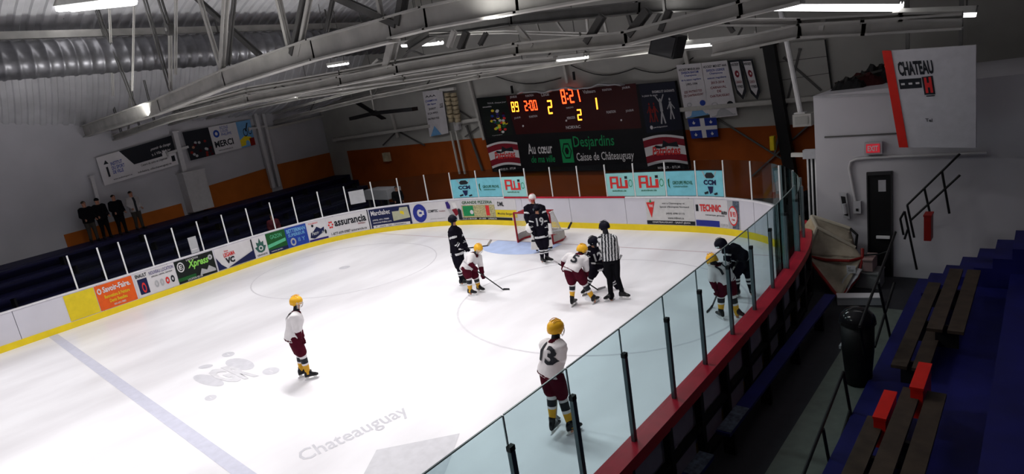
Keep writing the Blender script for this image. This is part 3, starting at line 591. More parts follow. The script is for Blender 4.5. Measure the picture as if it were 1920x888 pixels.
o, f = tall_banner(((1332, 222), (1383, 216), (1363, 113), (1315, 118)), 'white award banner between the blue-tipped banner and black pennants', L2, 'ad_grey', [(.05, .02), (.5, .18), (.98, .02)]); disc(f, .82, .22, .12, .055, 'ink', o, 'round_seal'); disc(f, .25, .24, .12, .04, 'ad_grey', o, 'round_seal', .010, .7)
o, f = tall_banner(((806, 256), (831, 251), (820, 168), (792, 172)), 'narrow white award banner left of the tan netting roll', [('AAA', .86, .7, 'ink'), ('CHAMPION', .76, .8, 'sign_blue'), ('de ligue', .68, .6, 'sign_blue'), ('2007', .58, .5, 'ink'), ('EQUIPES', .48, .7, 'ink'), ('PATRIOTES', .36, .8, 'ink')], 'sky_ad', [(.1, 0), (.45, .22), (.9, 0)])
o, f = banner(onF, ((829, 252), (841, 249), (829, 168), (820, 169)), 'hanging_banner', 'paper', 'slim white banner strip touching the tan netting roll', .27, nu=2); text(f, 'LIGUE', (.2, .6, .8, .7), 'ink', o)
for i, q in enumerate((((1382, 168), (1396, 166), (1386, 114), (1368, 116)), ((1408, 168), (1422, 166), (1409, 113), (1392, 114)))):
    f0 = quadfn(*[onF(*p, .2) for p in q], n=-FWN)
    o = thing('pennant', f0(.5, 1), 'black-edged white pennant with a red leaf, '+('left' if i == 0 else 'right')+' one of the pair', 'pennant', 'black-edged pennants')
    for s_, mm, of in ((0, 'ink', 0), (.12, 'paper', .02)):
        pts_ = ((-.16, 1.05), (-.16, -.12), (.5, -.38), (1.16, -.12), (1.16, 1.05)) if s_ == 0 else ((.06, .98), (.06, .0), (.5, -.22), (.94, .0), (.94, .98))
        MB().add([f0(a, b_, of) for a, b_ in pts_], [(0, 1, 2, 3, 4)]).build('cloth' if s_ == 0 else 'white_field', mm, o)
    disc(f0, .5, .55, .26, .13, 'maroon_ad', o, 'leaf_emblem', .03, n=9); disc(f0, .55, .55, .1, .05, 'paper', o, 'leaf_emblem', .035, n=5)
    text(f0, 'HOCKEY', (.1, .84, .9, .94), 'ink', o, off=.03, bold=.03); text(f0, 'CANADA', (.15, .22, .85, .32), 'maroon_ad', o, off=.03); text(f0, 'TITRES', (.12, .04, .88, .14), 'ink', o, off=.03, bold=.03)
o, f = banner(onF, ((1297, 260), (1347, 256), (1343, 220), (1289, 223)), 'flag', 'blue_flag', 'blue flag with a white cross and four small white lilies on the far wall', .3, cat='flag')
rect(f, .42, 0, .58, 1, 'paper', o, 'white_cross_bar', .012, 2); rect(f, 0, .40, 1, .60, 'paper', o, 'white_cross_bar', .013, 6)
for u, v in ((.2, .8), (.8, .8), (.2, .2), (.8, .2)): poly(f, [(u, v+.1), (u+.03, v), (u+.055, v+.02), (u+.04, v-.05), (u, v-.09), (u-.04, v-.05), (u-.055, v+.02), (u-.03, v)], 'paper', o, 'lily_emblem', .012)
# tan roll of netting with two pipes under it
o = thing('netting_roll', onF(848, 230, .4), 'tan bundle of rolled netting hanging high left of the scoreboard', 'netting')
for j, px in enumerate((838, 850)):
    for k in range(7):
        a = onF(px+k*1.3, 174+k*8, .45+.03*(k % 2)); b_ = onF(px+k*1.3+1.3, 181+k*8, .45); MB().tube([a, b_], [.16+.02*(k % 3), .15], 9).build('netting_fold', 'tan', o, True)
MB().bar(onF(826, 169, .4), onF(853, 166, .4), .2, .14).build('top_bar', 'truss_light', o)
for i, (p0, p1) in enumerate((((845, 246), (862, 326)), ((855, 246), (872, 326)))): colm(p0, p1, .09, onF, 'steel_far', ('left' if i == 0 else 'right')+' of two thin pipes rising below the netting roll', 'conduit', off=.3, cat='conduit')
for px, py, w, h, m, l in ((725, 294, .5, .5, 'tan', 'small tan electrical box on the orange far wall'), (858, 236, .35, .4, 'steel_white', 'small pale winch box below the netting roll'), (1449, 268, .15, .5, 'ad_yellow', 'thin yellow tag on the broad black column')):
    c = onF(px, py, .15 if px < 1400 else .7); o = thing('wall_box', c, l, 'box'); MB().box(c, (w, .2, h)).build('body', m, o); MB().box(c-Vector((0, .11, 0)), (w*.8, .02, h*.8)).build('cover', m, o)
# ================================================================== advertising on the boards
def ad(px0, py0, px1, py1, m, lab, z0=.235, z1=1.12, zz=1.12, nu=8):
    s0, s1 = s_at(px0, py0, zz), s_at(px1, py1, zz)
    f = lambda u, v, o=0: Bp(s0+(s1-s0)*u, z0+(z1-z0)*v, .012+o)
    o = thing('advertising_panel', f(.5, 0), lab, 'advertisement', 'advertising panels on the dasher boards')
    MB().slab(lambda u, v, t: Bp(s0+(s1-s0)*u, z0+(z1-z0)*v, .002+t), nu, 1, .010).build('print_sheet', m, o); return o, f
T = text
o, f = ad(178, 545, 247, 521, 'sign_orange', 'orange advertising panel with white and yellow lettering at the left edge')
T(f, 'Savoir-Faire.', (.18, .66, .92, .90), 'paper', o, bold=.03); T(f, 'Renovations & Peinture', (.18, .42, .85, .56), 'ad_yellow', o, bold=.02); T(f, 'Denis Beaulieu', (.28, .22, .75, .36), 'ad_yellow', o, bold=.02); T(f, '450 691-7882', (.36, .07, .68, .15), 'paper', o); disc(f, .09, .76, .055, .12, 'paper', o, 'hand_mark', .010, .5)
o, f = ad(120, 565, 176, 546, 'ad_yellow', 'yellow advertising panel cut by the left edge of the picture')
o, f = ad(250, 520, 325, 495, 'paper', 'pale advertising panel with a navy square and small grey lettering')
rect(f, .05, .1, .28, .74, 'sign_navy', o, 'navy_square', n=1); T(f, 'ENAULT', (.03, .80, .30, .95), 'ink', o, bold=.03); disc(f, .17, .36, .05, .22, 'ad_red', o, 'curved_mark', .012, .6); T(f, 'NOUVEAU: LOCATION', (.36, .78, .97, .93), 'ad_purple', o, bold=.01); T(f, 'pieces, vente, service', (.40, .64, .92, .74), 'ink', o)
for k, mm in enumerate(('ad_grey', 'ad_grey', 'ad_red', 'ink')): disc(f, .48+.135*k, .35, .05, .16, mm, o, 'small_logo', .012, .45, n=8)
o, f = ad(326, 494, 398, 471, 'sign_black', 'black advertising panel with bright green script lettering')
T(f, 'Xpress', (.30, .45, .85, .88), 'lime', o, bold=.03, shear=.3); disc(f, .13, .70, .09, .22, 'paper', o, 'letter_badge', .010, .75); T(f, 'E', (.09, .6, .17, .8), 'paper', o, bold=.03); T(f, 'LOCATION', (.30, .88, .6, .96), 'paper', o); rect(f, 0, .1, .45, .25, 'sign_green', o, 'green_band', n=1); T(f, 'LOCATION 450 698', (.22, .03, .6, .12), 'paper', o)
poly(f, [(.55, .12), (.62, .38), (.75, .25), (.82, .42), (.97, .2), (.97, .1)], 'ad_grey', o, 'printed_machines'); disc(f, .9, .75, .06, .12, 'ad_grey', o, 'round_mark', .010, .3)
o, f = ad(400, 471, 470, 448, 'paper', 'white advertising panel with a black corner wedge and red wordmark')
poly(f, [(.25, .02), (1, .45), (1, .02)], 'sign_navy', o, 'dark_wedge'); poly(f, [(0, .02), (0, .62), (.1, .25), (.22, .02)], 'sign_navy', o, 'dark_wedge'); T(f, 'LEGAMA', (.20, .52, .50, .72), 'ad_red', o, bold=.03); T(f, 'les', (.24, .76, .34, .84), 'ad_red', o); T(f, 'VC', (.22, .20, .46, .48), 'ink', o, bold=.06); T(f, 'legama.com', (.66, .12, .95, .2), 'paper', o); rect(f, .965, .05, 1, .96, 'ink', o, 'dark_edge', n=1)
o, f = ad(471, 448, 496, 440, 'paper', 'small white advertising panel with a dark green leaf crest', nu=3)
poly(f, [(.5, .92), (.6, .68), (.78, .74), (.74, .52), (.92, .5), (.74, .26), (.5, .2), (.26, .26), (.08, .5), (.26, .52), (.22, .74), (.4, .68)], 'ad_leaf' if 'ad_leaf' in MATS else (mat('ad_leaf', (.03, .10, .08), .5) and 'ad_leaf'), o, 'leaf_crest'); disc(f, .5, .42, .16, .12, 'paper', o, 'crest_ring', .012, .6); T(f, 'GRANDE', (.12, .06, .88, .15), 'ink', o)
o, f = ad(497, 440, 533, 430, 'sign_green', 'dark green advertising panel with a pale green stripe', nu=4); poly(f, [(0, .45), (.95, .58), (.95, .42), (0, .28)], 'pale_green', o, 'stripe'); T(f, 'GAZON', (.2, .68, .8, .88), 'pale_green', o); rect(f, 0, 0, 1, .18, 'sign_navy', o, 'navy_band', n=2); T(f, 'centre jardin', (.1, .05, .7, .13), 'paper', o)
o, f = ad(533, 430, 572, 420, 'sign_blue', 'royal blue advertising panel with pale block lettering', nu=4); T(f, 'BETTERMAN', (.06, .72, .94, .92), 'sky_ad', o, bold=.04); T(f, 'SUPERIEUR', (.10, .52, .90, .68), 'sky_ad', o, bold=.03); disc(f, .28, .25, .13, .2, 'ad_grey', o, 'oval_mark', .010, .55); T(f, 'II Y', (.52, .2, .85, .4), 'sky_ad', o)
o, f = ad(573, 420, 608, 410, 'paper', 'white advertising panel with a dark slanted team logo', nu=4); poly(f, [(.08, .2), (.15, .45), (.3, .5), (.5, .7), (.7, .55), (.88, .62), (.85, .38), (.3, .12)], 'sign_navy', o, 'team_emblem'); T(f, 'Patriotes', (.2, .3, .8, .48), 'ad_grey', o, off=.014, bold=.03); disc(f, .3, .78, .06, .07, 'ink', o, 'dot_mark', .012); disc(f, .92, .35, .05, .12, 'ink', o, 'dot_mark', .013); T(f, 'TOURNOI', (.1, .86, .6, .94), 'ad_red', o); rect(f, 0, 0, 1, .09, 'ad_purple', o, 'purple_band', n=2)
o, f = ad(610, 409, 686, 392, 'paper', 'white advertising panel reading assurancia in black'); T(f, 'assurancia', (.18, .48, .96, .86), 'ink', o, bold=.03); T(f, 'PAPINEAU', (.74, .36, .92, .44), 'maroon_ad', o); T(f, '1-877-609-0987 assurancia.ca', (.06, .06, .93, .2), 'ink', o, bold=.01)
for k in range(6): a = k*1.047; disc(f, .09+.045*math.cos(a), .62+.15*math.sin(a), .022, .055, 'ad_red', o, 'petal_mark', .012, n=7)
o, f = ad(690, 391, 767, 383, 'sign_navy', 'navy advertising panel with a pale building photo and white lettering'); T(f, 'Marchabec', (.04, .66, .50, .92), 'paper', o, bold=.02); T(f, '(450) 691-7880', (.05, .36, .45, .46), 'paper', o); T(f, 'www.marchabec.com', (.05, .24, .50, .33), 'paper', o); poly(f, [(.55, .25), (.55, .75), (.72, .75), (.75, .92), (.95, .92), (.98, .35)], 'printed_house' if mat('printed_house', (.42, .42, .30), .6) else '', o, 'printed_building'); rect(f, .04, 0, .95, .14, 'paper', o, 'white_band', n=4); T(f, 'Plomberie - Gaz - Climatisation', (.1, .03, .85, .11), 'ink', o, off=.014); poly(f, [(.72, .5), (.76, .75), (.84, .7), (.84, .5)], 'ad_yellow', o, 'sign_mark', .014)
rect(f, -.045, -.25, -.025, 1.05, 'ink', o, 'gate_gap', n=1)
o, f = ad(770, 383, 833, 376, 'paper', 'white advertising panel with a big navy letter C emblem'); disc(f, .22, .5, .20, .48, 'sign_blue2' if mat('sign_blue2', (.02, .03, .25), .5) else '', o, 'letter_emblem', .010, .42); rect(f, .20, .40, .34, .62, 'paper', o, 'emblem_notch', .013, 1); rect(f, .2, .46, .28, .56, 'sign_blue2', o, 'emblem_bar', .016, 1); T(f, 'COMPTEC', (.46, .48, .76, .62), 'ink', o, bold=.02); T(f, 'location', (.8, .48, .98, .56), 'maroon_ad', o); T(f, 'services comptables', (.5, .1, .95, .18), 'ad_grey', o)
o, f = ad(833, 375, 862, 373, 'paper', 'advertising panel with a printed goalkeeper figure beside the corner', nu=3)
for p_, mm in ((((.05, .95), (.22, .98), (.34, .75), (.3, .6), (.1, .62)), 'ad_purple'), (((.12, .6), (.3, .6), (.6, .3), (.7, .05), (.4, .02)), 'ad_grey'), (((.4, .55), (.7, .6), (.85, .35), (.6, .2)), 'maroon_ad'), (((.45, .9), (.7, .92), (.8, .6), (.55, .62)), 'pad_white')): poly(f, p_, mm, o, 'printed_figure', .010+.001*len(mm))
poly(f, [(.78, .02), (.78, .55), (.88, .6), (1, .5), (1, .02)], 'ink', o, 'dark_edge', .03)
o, f = ad(863, 373, 925, 372, 'paper', 'pale advertising panel with green and red squares of a pizzeria', z0=.33); mat('food', (.42, .38, .20), .7, var=.4, scale=20); rect(f, 0, 0, 1, .7, 'food', o, 'food_photo', .006, 4); rect(f, .03, .08, .36, .66, 'ad_green', o, 'green_square', n=2); rect(f, .55, .1, .86, .66, 'ad_red', o, 'red_square', n=2); T(f, 'GRANDE PIZZERIA', (.03, .76, .95, .93), 'sign_green', o, bold=.02); disc(f, .28, .3, .05, .12, 'paper', o, 'small_mark', .013)
o, f = ad(926, 372, 966, 374, 'paper', 'pale advertising panel with a yellow lower band left of the net', z0=.33); rect(f, 0, .02, 1, .42, 'ad_yellow', o, 'yellow_band', n=3); T(f, 'DML', (.15, .62, .45, .86), 'ink', o, bold=.03); T(f, 'Meubles Bergeron', (.1, .12, .9, .28), 'ink', o)
o, f = ad(863, 416, 960, 417, 'ink', 'narrow black strip with pale lettering under the pizzeria panel', z0=.215, z1=.33, zz=.3, nu=10); T(f, 'SALLE A MANGER    691-0000    LIVRAISON', (.04, .2, .7, .8), 'paper', o)
o, f = ad(1210, 374, 1300, 380, 'ad_greylight' if mat('ad_greylight', (.56, .55, .55), .5) else '', 'pale grey advertising panel with a red triangle emblem', nu=8); poly(f, [(.02, .86), (.2, .90), (.11, .25)], 'ad_red', o, 'triangle_emblem'); poly(f, [(.085, .86), (.11, 1.0), (.135, .86)], 'ad_green', o, 'leaf_mark', .012); T(f, 'TIRE', (.07, .68, .16, .78), 'paper', o, off=.014, bold=.03)
T(f, 'voir a Chateauguay et', (.35, .78, .82, .86), 'ink', o); T(f, 'Special d\'Entrepots Normand', (.30, .64, .90, .73), 'ink', o); T(f, '(450) 698-5115', (.42, .38, .80, .47), 'ink', o); T(f, 'www.ctdirect.ca', (.45, .22, .78, .30), 'ink', o); rect(f, 0, .0, 1, .15, 'ink', o, 'black_band', n=6); T(f, 'CHATEAUGUAY - SAINT-JEAN', (.12, .03, .9, .12), 'paper', o, off=.014)
o, f = ad(1302, 380, 1362, 388, 'paper', 'white advertising panel with red lettering above a navy band', nu=6); T(f, 'TECHNIC', (.14, .55, .80, .82), 'ad_red', o, bold=.04); T(f, 'auto', (.80, .48, .98, .62), 'ink', o, bold=.03); rect(f, .02, .55, .1, .8, 'ink', o, 'bar_mark', n=1); T(f, 'mecanique generale', (.3, .38, .9, .46), 'ink', o); rect(f, 0, 0, .72, .22, 'sign_blue2', o, 'navy_band', n=4); T(f, '450-699-1234', (.76, .03, .98, .14), 'ad_grey', o)
o, f = ad(1363, 388, 1384, 392, 'ad_grey', 'narrow grey advertising panel with a red oval ring', nu=3); poly(f, [(.45, 1), (1, 1), (1, .9), (.9, 0), (.3, 0)], 'silver_blue', o, 'blue_shade', .004); disc(f, .42, .46, .40, .36, 'ad_red', o, 'oval_ring', .010); disc(f, .42, .46, .34, .30, 'paper', o, 'oval_field', .012); T(f, 'B 93', (.2, .42, .66, .62), 'ad_red', o, off=.016, bold=.04); T(f, 'FM', (.3, .28, .56, .36), 'ad_red', o, off=.016)

# ================================================================== glass and posts of left side and end
gl = thing('rink_glass', Bp(SEND, BH), 'clear glass panes between white posts on the left and end boards', 'rink glass')
LP = [(150, 553), (204, 531), (242.6, 518), (291.6, 503), (339, 487), (384.5, 470.6), (429.5, 455.4), (474, 441), (517, 428), (559, 417), (605, 407), (654, 395.5), (703, 387.5), (752, 380), (802, 375), (849, 372), (897, 370), (943, 369), (988, 370), (1035.5, 370), (1086, 370.5), (1138, 371), (1191, 372), (1250, 373), (1306, 376), (1357, 380), (1406, 386), (1455.7, 400)]
PS = [s_at(px, py, BH) for px, py in LP]
GZ = 2.38
for k, s in enumerate(PS):
    a = Bp(s, BH, -.05); top = GZ+(.0 if k < 15 else -.02)
    MB().bar(a, (a.x, a.y, top), .035, .045, (0, 1, 0)).build('glass_post', 'post_white', gl)
for s0, s1 in zip(PS, PS[1:]):
    MB().slab(lambda u, v, t: Bp(s0+.03+(s1-s0-.06)*u, BH+.01+(GZ-BH-.02)*v, -.055+t), 3, 1, .012).build('glass_pane', 'glass_far', gl)
# teal sponsor sheets fixed inside the end panes
def teal(k, lab, mm='teal'):
    s0, s1 = PS[k]+.03, PS[k+1]-.03; f = lambda u, v, o=0: Bp(s0+(s1-s0)*u, BH+.03+.82*v, -.03+o)
    o = thing('sponsor_sheet', f(.5, 0), lab, 'sponsor sheet', 'teal sponsor sheets on the end glass'); MB().slab(lambda u, v, t: f(u, v, t-.008), 3, 1, .008).build('print_sheet', mm, o)
    rect(f, 0, 1.0, 1, 1.035, 'ink', o, 'top_edge', .002, 2); return o, f
def ccm(o, f):
    poly(f, [(.3, .78), (.4, .92), (.6, .92), (.7, .78), (.62, .70), (.38, .70)], 'ink', o, 'cap_emblem'); T(f, 'CCM', (.26, .44, .74, .64), 'sign_navy', o, bold=.05); poly(f, [(.4, .38), (.62, .38), (.58, .14), (.48, .08)], 'sign_navy', o, 'shield_emblem')
    for q in (((.26, .14), (.42, .2), (.42, .10), (.28, .06)), ((.62, .1), (.76, .16), (.78, .08), (.66, .04))): poly(f, q, 'ink', o, 'stick_blade_mark')
    for q in (((.22, .98), (.26, .98), (.36, .72), (.33, .72)), ((.74, .98), (.78, .98), (.67, .72), (.64, .72))): poly(f, q, 'ad_grey', o, 'crossed_stick_mark')
def groupe(o, f): poly(f, [(.06, .66), (.12, .72), (.1, .5), (.13, .30), (.07, .40)], 'sign_green', o, 'curved_mark'); T(f, 'GROUPE PROVIL', (.22, .46, .92, .60), 'sign_green', o, bold=.02); T(f, 'construction', (.24, .34, .74, .42), 'sign_green', o)
def ali(o, f):
    for q in ((.14, .34, .22, .86), (.14, .78, .46, .86), (.38, .34, .46, .86), (.22, .52, .38, .6), (.46, .34, .80, .43), (.52, .42, .58, .8), (.70, .42, .80, .70)): rect(f, *q, 'ad_red', o, 'red_letter_stroke', .010, 1)
    rect(f, .70, .75, .80, .86, 'ink', o, 'letter_dot', .010, 1); T(f, 'autobus.ca', (.2, .20, .72, .28), 'sign_green', o, bold=.02); disc(f, .9, .55, .07, .16, 'ad_green', o, 'ring_mark', .010, .8)
mat('teal_dark', (.18, .52, .62), .5)
# panes: find spans whose left post lies nearest the measured sheet edges
def span(px): return min(range(len(PS)-1), key=lambda k: abs(LP[k][0]-px))
for px, fnc, lab in ((849, ccm, 'teal sheet with a capped shield emblem beside the left corner'), (897, groupe, 'teal sheet with small dark green lettering left of the net'), (943, ali, 'teal sheet with red block letters just left of the net'),
        (1138, ali, 'teal sheet with red block letters, first one right of the net'), (1191, ali, 'teal sheet with red block letters, second one right of the net'), (1250, groupe, 'teal sheet with small dark green lettering right of the net'), (1306, ccm, 'teal sheet with a capped shield emblem beside the right corner')):
    o, f = teal(span(px), lab, 'teal_dark' if fnc in (ccm, groupe) else 'teal'); fnc(o, f)
# paper notices on the left glass
for px0, py0, px1, py1, z0, z1, l in ((362, 480, 377, 475, 1.22, 1.85, 'pale notice taped low on the left glass'), (660, 393, 688, 388, 1.5, 2.1, 'square grey notice taped on the left glass')):
    s0, s1 = s_at(px0, py0, BH), s_at(px1, py1, BH); f = lambda u, v, o=0: Bp(s0+(s1-s0)*u, z0+(z1-z0)*v, -.035+o)
    o = thing('paper_notice', f(.5, 0), l, 'notice'); MB().slab(lambda u, v, t: f(u, v, t), 1, 1, .004).build('sheet', 'ad_grey', o); rect(f, .15, .2, .85, .25, 'paper', o, 'text_line', .006, 1)
# ================================================================== near side glass, red cap side
NB = [(960, 1010), (1083, 912), (1178, 822), (1252, 742), (1312, 680), (1365, 625), (1407, 580), (1441, 540), (1469, 503), (1493, 472)]
NS = [s_at(px, py, BH+.02) for px, py in NB]; NS = [NS[0]+1.3, ]+NS
NS = sorted(NS, reverse=True)       # near to far
ng = thing('rink_glass', Bp(NS[3], BH), 'tall tinted glass panes on dark posts along the near red cap rail', 'rink glass')
NZ = 2.62
for k, s in enumerate(NS):
    a = Bp(s, BH, -.09); ht = 2.30
    MB().bar((a.x, a.y, BH-.3), (a.x, a.y, ht), .045, .06, (0, 1, 0)).build('glass_post', 'post_dark', ng)
    MB().bar((a.x, a.y, ht-.02), (a.x, a.y, ht+.03), .05, .07, (0, 1, 0)).build('post_cap', 'black', ng)
    a = Bp(s, BH, -.06); MB().bar((a.x, a.y, BH), (a.x, a.y, NZ), .012, .016, (0, 1, 0)).build('pane_joint', 'post_edge', ng)
for s1, s0 in zip(NS, NS[1:]):
    MB().slab(lambda u, v, t: Bp(s0+.015+(s1-s0-.03)*u, BH+.01+(NZ-BH-.01)*v, -.066+t), 3, 1, .012).build('glass_pane', 'glass_near', ng)
    strip(s0+.01, s1-.01, NZ, NZ+.012, -.068, -.052, 'pane_edge', 'post_edge', ng)
# glass round the far right corner
e0 = PS[-1]; e1 = NS[-1]; nn = 4
for k in range(nn):
    s0 = e0+(e1-e0)*k/nn; s1 = e0+(e1-e0)*(k+1)/nn
    MB().slab(lambda u, v, t: Bp(s0+.015+(s1-s0-.03)*u, BH+.01+(GZ-BH)*v, -.066+t), 3, 1, .012).build('glass_pane', 'glass_far', gl)
    if k: a = Bp(s0, BH, -.09); MB().bar((a.x, a.y, BH-.02), (a.x, a.y, GZ), .04, .05, (0, 1, 0)).build('glass_post', 'post_dark' if k > 1 else 'post_white', gl)
# outer framing of the near boards
fr = thing('board_framing', Bp(NS[3], 0, -.3), 'black steel framing with grey infill panels on the outside of the near boards', 'board framing')
s = BS[-1]-8
a0 = S_RED-.6; k = 0
while a0+k*.95 < BS[-1]-9:
    s0 = a0+k*.95; k += 1
    p = Bp(s0, 0, -.2); MB().bar((p.x, p.y, 0), (p.x, p.y, BH-.12), .10, .09, (0, 1, 0)).build('upright', 'black', fr)
    for z0, z1 in ((.12, .52), (.62, 1.03)): strip(s0+.1, s0+.85, z0, z1, -.145, -.13, 'infill_panel', 'infill' if mat('infill', (.30, .28, .34), .6) else '', fr, .9)
    strip(s0+.05, s0+.90, .53, .60, -.24, -.15, 'rail', 'black', fr, .9); strip(s0+.05, s0+.90, .02, .10, -.24, -.15, 'rail', 'black', fr, .9)
# ================================================================== left stand
for k in range(6):
    w0 = 0 if k == 0 else 1.5+.72*(k-1); w1 = 1.5 if k == 0 else w0+.72; z = 1.98-.36*k
    if z < .1: break
    a = LC-LWD*.1+LWN*((w0+w1)/2+.02); b_ = LC+LWD*min(33, ((6.69-1.02*w1)/.147+5.1)/.976)+LWN*((w0+w1)/2+.02)
    MB().bar((a.x, a.y, z/2), (b_.x, b_.y, z/2), w1-w0, z).build('stand_step', 'navy_stand')['kind'] = 'structure'
for k in range(1, 6):
    c = LC+LWD*1.3+LWN*(1.5+.72*(k-1)+.5); d = LC+LWD*min(26, ((6.6-1.02*(1.5+.72*k))/.147+5.0)/.976)+LWN*(1.5+.72*(k-1)+.5); z = 1.98-.36*k
    if z < .1: break
    o = thing('bench', (c.x, c.y, z), ('navy slatted bench on the left stand, '+['highest row', 'second row from the top', 'third row from the top', 'lower middle row', 'lowest row'][k-1]), 'bench', 'benches on the left stand')
    for q in (-.1, .1): MB().bar((c.x+LWN.x*q, c.y+LWN.y*q, z+.36), (d.x+LWN.x*q, d.y+LWN.y*q, z+.36), .16, .04).build('seat_plank', 'navy_stand', o)
    for t in range(9):
        p = c.lerp(d, t/8); MB().bar((p.x, p.y, z), (p.x, p.y, z+.34), .06, .3, LWN).build('leg', 'black', o)
# things behind the left corner glass
p = onz(765, 372, 0); p = Vector((-11.6, 2.6, 0))
o = thing('covered_table', p, 'table under a pale sheet behind the left corner glass', 'table')
pt = onp(765, 350, p, (p-CPOS)); 
MB().box((p.x, p.y, pt.z-.05), (1.9, .9, .5)).build('sheet', 'ad_grey', o)
for i in (-1, 1):
    for j in (-1, 1): MB().box((p.x+i*.8, p.y+j*.35, (pt.z-.3)/2), (.07, .07, pt.z-.3)).build('leg', 'truss_dark', o)
# ================================================================== room block at the right, facing the ice
YB = -1.0; XB = 10.0
zt = ony(1525, 180, YB).z
blk = MB().box(((XB+18.6)/2, (YB+4.5)/2, zt/2), (18.6-XB, 4.5-YB, zt)).build('wall_block', 'room_white'); blk['kind'] = 'structure'
Y = lambda px, py, o=0: ony(px, py, YB-o)
for p0, p1, w in (((1546, 257), (1700, 249), .03), ((1525, 182), (1800, 172), .04)):
    MB().bar(Y(*p0, .01), Y(*p1, .01), .03, w).build('trim_3', 'ad_grey' if w > .03 else 'truss_dark')['kind'] = 'structure'
dl, dr = Y(1628, 328), Y(1671, 326)
dfn = quadfn((dl.x, YB, .0), (dr.x, YB, .0), (dr.x, YB, dr.z), (dl.x, YB, dl.z), Vector((0, -1, 0)))
door = thing('door_1', (dl.x, YB, 0), 'black double door in the white room block', 'door', kind='structure'); del door['category']
MB().slab(lambda u, v, t: dfn(u, v, t-.02), 1, 1, .05).build('door_leaf', 'black', door)
for u0, v0, u1, v1 in ((-.06, 0, 0, 1.02), (1, 0, 1.06, 1.02), (-.06, 1, 1.06, 1.03)): MB().slab(lambda u, v, t: dfn(u0+(u1-u0)*u, v0+(v1-v0)*v, t), 1, 1, .06).build('door_frame', 'dark_grey', door)
MB().bar(dfn(.35, .40, .08), dfn(.95, .40, .08), .05, .06).build('push_bar', 'post_white', door); o = rect(dfn, .45, .84, .78, .95, 'ad_grey', door, 'notice', .035, 1)
# narrow dark lower opening beside the stairs
# fire cabinet, conduit, exit sign
o = thing('extinguisher_cabinet', Y(1585, 383), 'white wall cabinet with a fire extinguisher behind glass', 'extinguisher cabinet')
f = quadfn(Y(1584, 406), Y(1596, 408), Y(1589, 361), Y(1575, 359), Vector((0, -1, 0)))
MB().slab(lambda u, v, t: f(u, v, t), 1, 1, .12).build('cabinet', 'ad_grey', o); rect(f, .2, .12, .82, .88, 'black', o, 'window', .125, 1); MB().tube([f(.5, .2, .14), f(.5, .6, .14)], .05, 10).build('extinguisher', 'ad_grey', o)
o = thing('conduit', Y(1604, 378), 'grey conduit bending down the white wall to a small switch box', 'conduit')
MB().tube([Y(1850, 287, .05), Y(1640, 295, .05), Y(1606, 298, .05), Y(1595, 303, .05), Y(1592, 315, .05), Y(1604, 378, .05)], .03, 8).build('pipe', 'steel_white', o); c = Y(1608, 388, .06); MB().box(c, (.15, .1, .28)).build('switch_box', 'ad_grey', o); MB().box(c-Vector((0, .055, .05)), (.05, .02, .06)).build('switch', 'black', o)
c = Y(1638, 277, .08); o = thing('exit_sign', c, 'small red exit sign in a grey housing on the white wall', 'exit sign'); mat('exit_red', (.5, .02, .03), emit=(1, .05, .08), estr=.25)
MB().box(c, (.34, .12, .26)).build('housing', 'ad_grey', o); MB().box(c-Vector((0, .065, 0)), (.26, .02, .19)).build('sign_face', 'exit_red', o); ef = quadfn(c+Vector((-.1, -.08, -.06)), c+Vector((.1, -.08, -.06)), c+Vector((.1, -.08, .06)), c+Vector((-.1, -.08, .06)), Vector((0, -1, 0))); text(ef, 'EXIT', (0, 0, 1, 1), 'paper', o, off=.003, bold=.03)
# hoarding with lettering, red side
yh = -2.0; H = lambda px, py, o=0: ony(px, py, yh-o)
tl, tr, bl, br = H(1668, 95), H(1830, 84), H(1702, 276), H(1830, 277)
o = thing('hoarding', bl, 'large white hoarding with CHATEAU in black and a bright red side band', 'sign board')
f = quadfn(bl, br, tr, tl, Vector((0, -1, 0)))
MB().slab(lambda u, v, t: f(u, v, t-.12), 1, 1, .12).build('white_face', 'hoard_white' if mat('hoard_white', (.52, .51, .54), .7) else '', o)
g = quadfn(H(1686, 276), H(1703, 276), H(1671, 95), H(1654, 95), Vector((0, -1, 0))); MB().slab(lambda u, v, t: g(u, v, t-.14), 1, 1, .16).build('red_band', 'hoard_red' if mat('hoard_red', (.62, .02, .012), .5) else '', o)
hs = lambda a, b_, c, d: sub(f, ony_ := (lambda px, py, of: H(px, py)), 0, a, b_, c, d)
text(hs((1687, 143), (1752, 138), (1747, 112), (1681, 116)), 'CHATEAU', (0, 0, 1, 1), 'ink', o, bold=.04)
q = hs((1688, 167), (1729, 164), (1727, 146), (1685, 149)); rect(q, 0, 0, 1, 1, 'ink', o, 'black_band', .01, 1)
for u in (.08, .42, .74): rect(q, u, .4, u+.17, .6, 'paper', o, 'white_dash', .014, 1)
q = hs((1735, 176), (1752, 175), (1747, 142), (1730, 144)); rect(q, -.1, -.05, 1.1, 1.0, 'ink', o, 'black_field', .009, 1); text(q, 'H', (.1, .05, .9, .95), 'ad_red', o, bold=.08, off=.014)
rect(hs((1737, 181), (1753, 180), (1753, 178), (1737, 179)), 0, 0, 1, 1, 'ink', o, 'underline', .01, 1); text(hs((1736, 228), (1749, 228), (1748, 222), (1735, 222)), 'Tel', (0, 0, 1, 1), 'ink', o)
for px in (1700, 1800): p = H(px, 90); MB().bar((p.x, yh+.1, p.z-.05), (p.x, yh+.1, roofz(p.x)), .06, .06, (0, 1, 0)).build('hanger_rod', 'truss_dark', o)
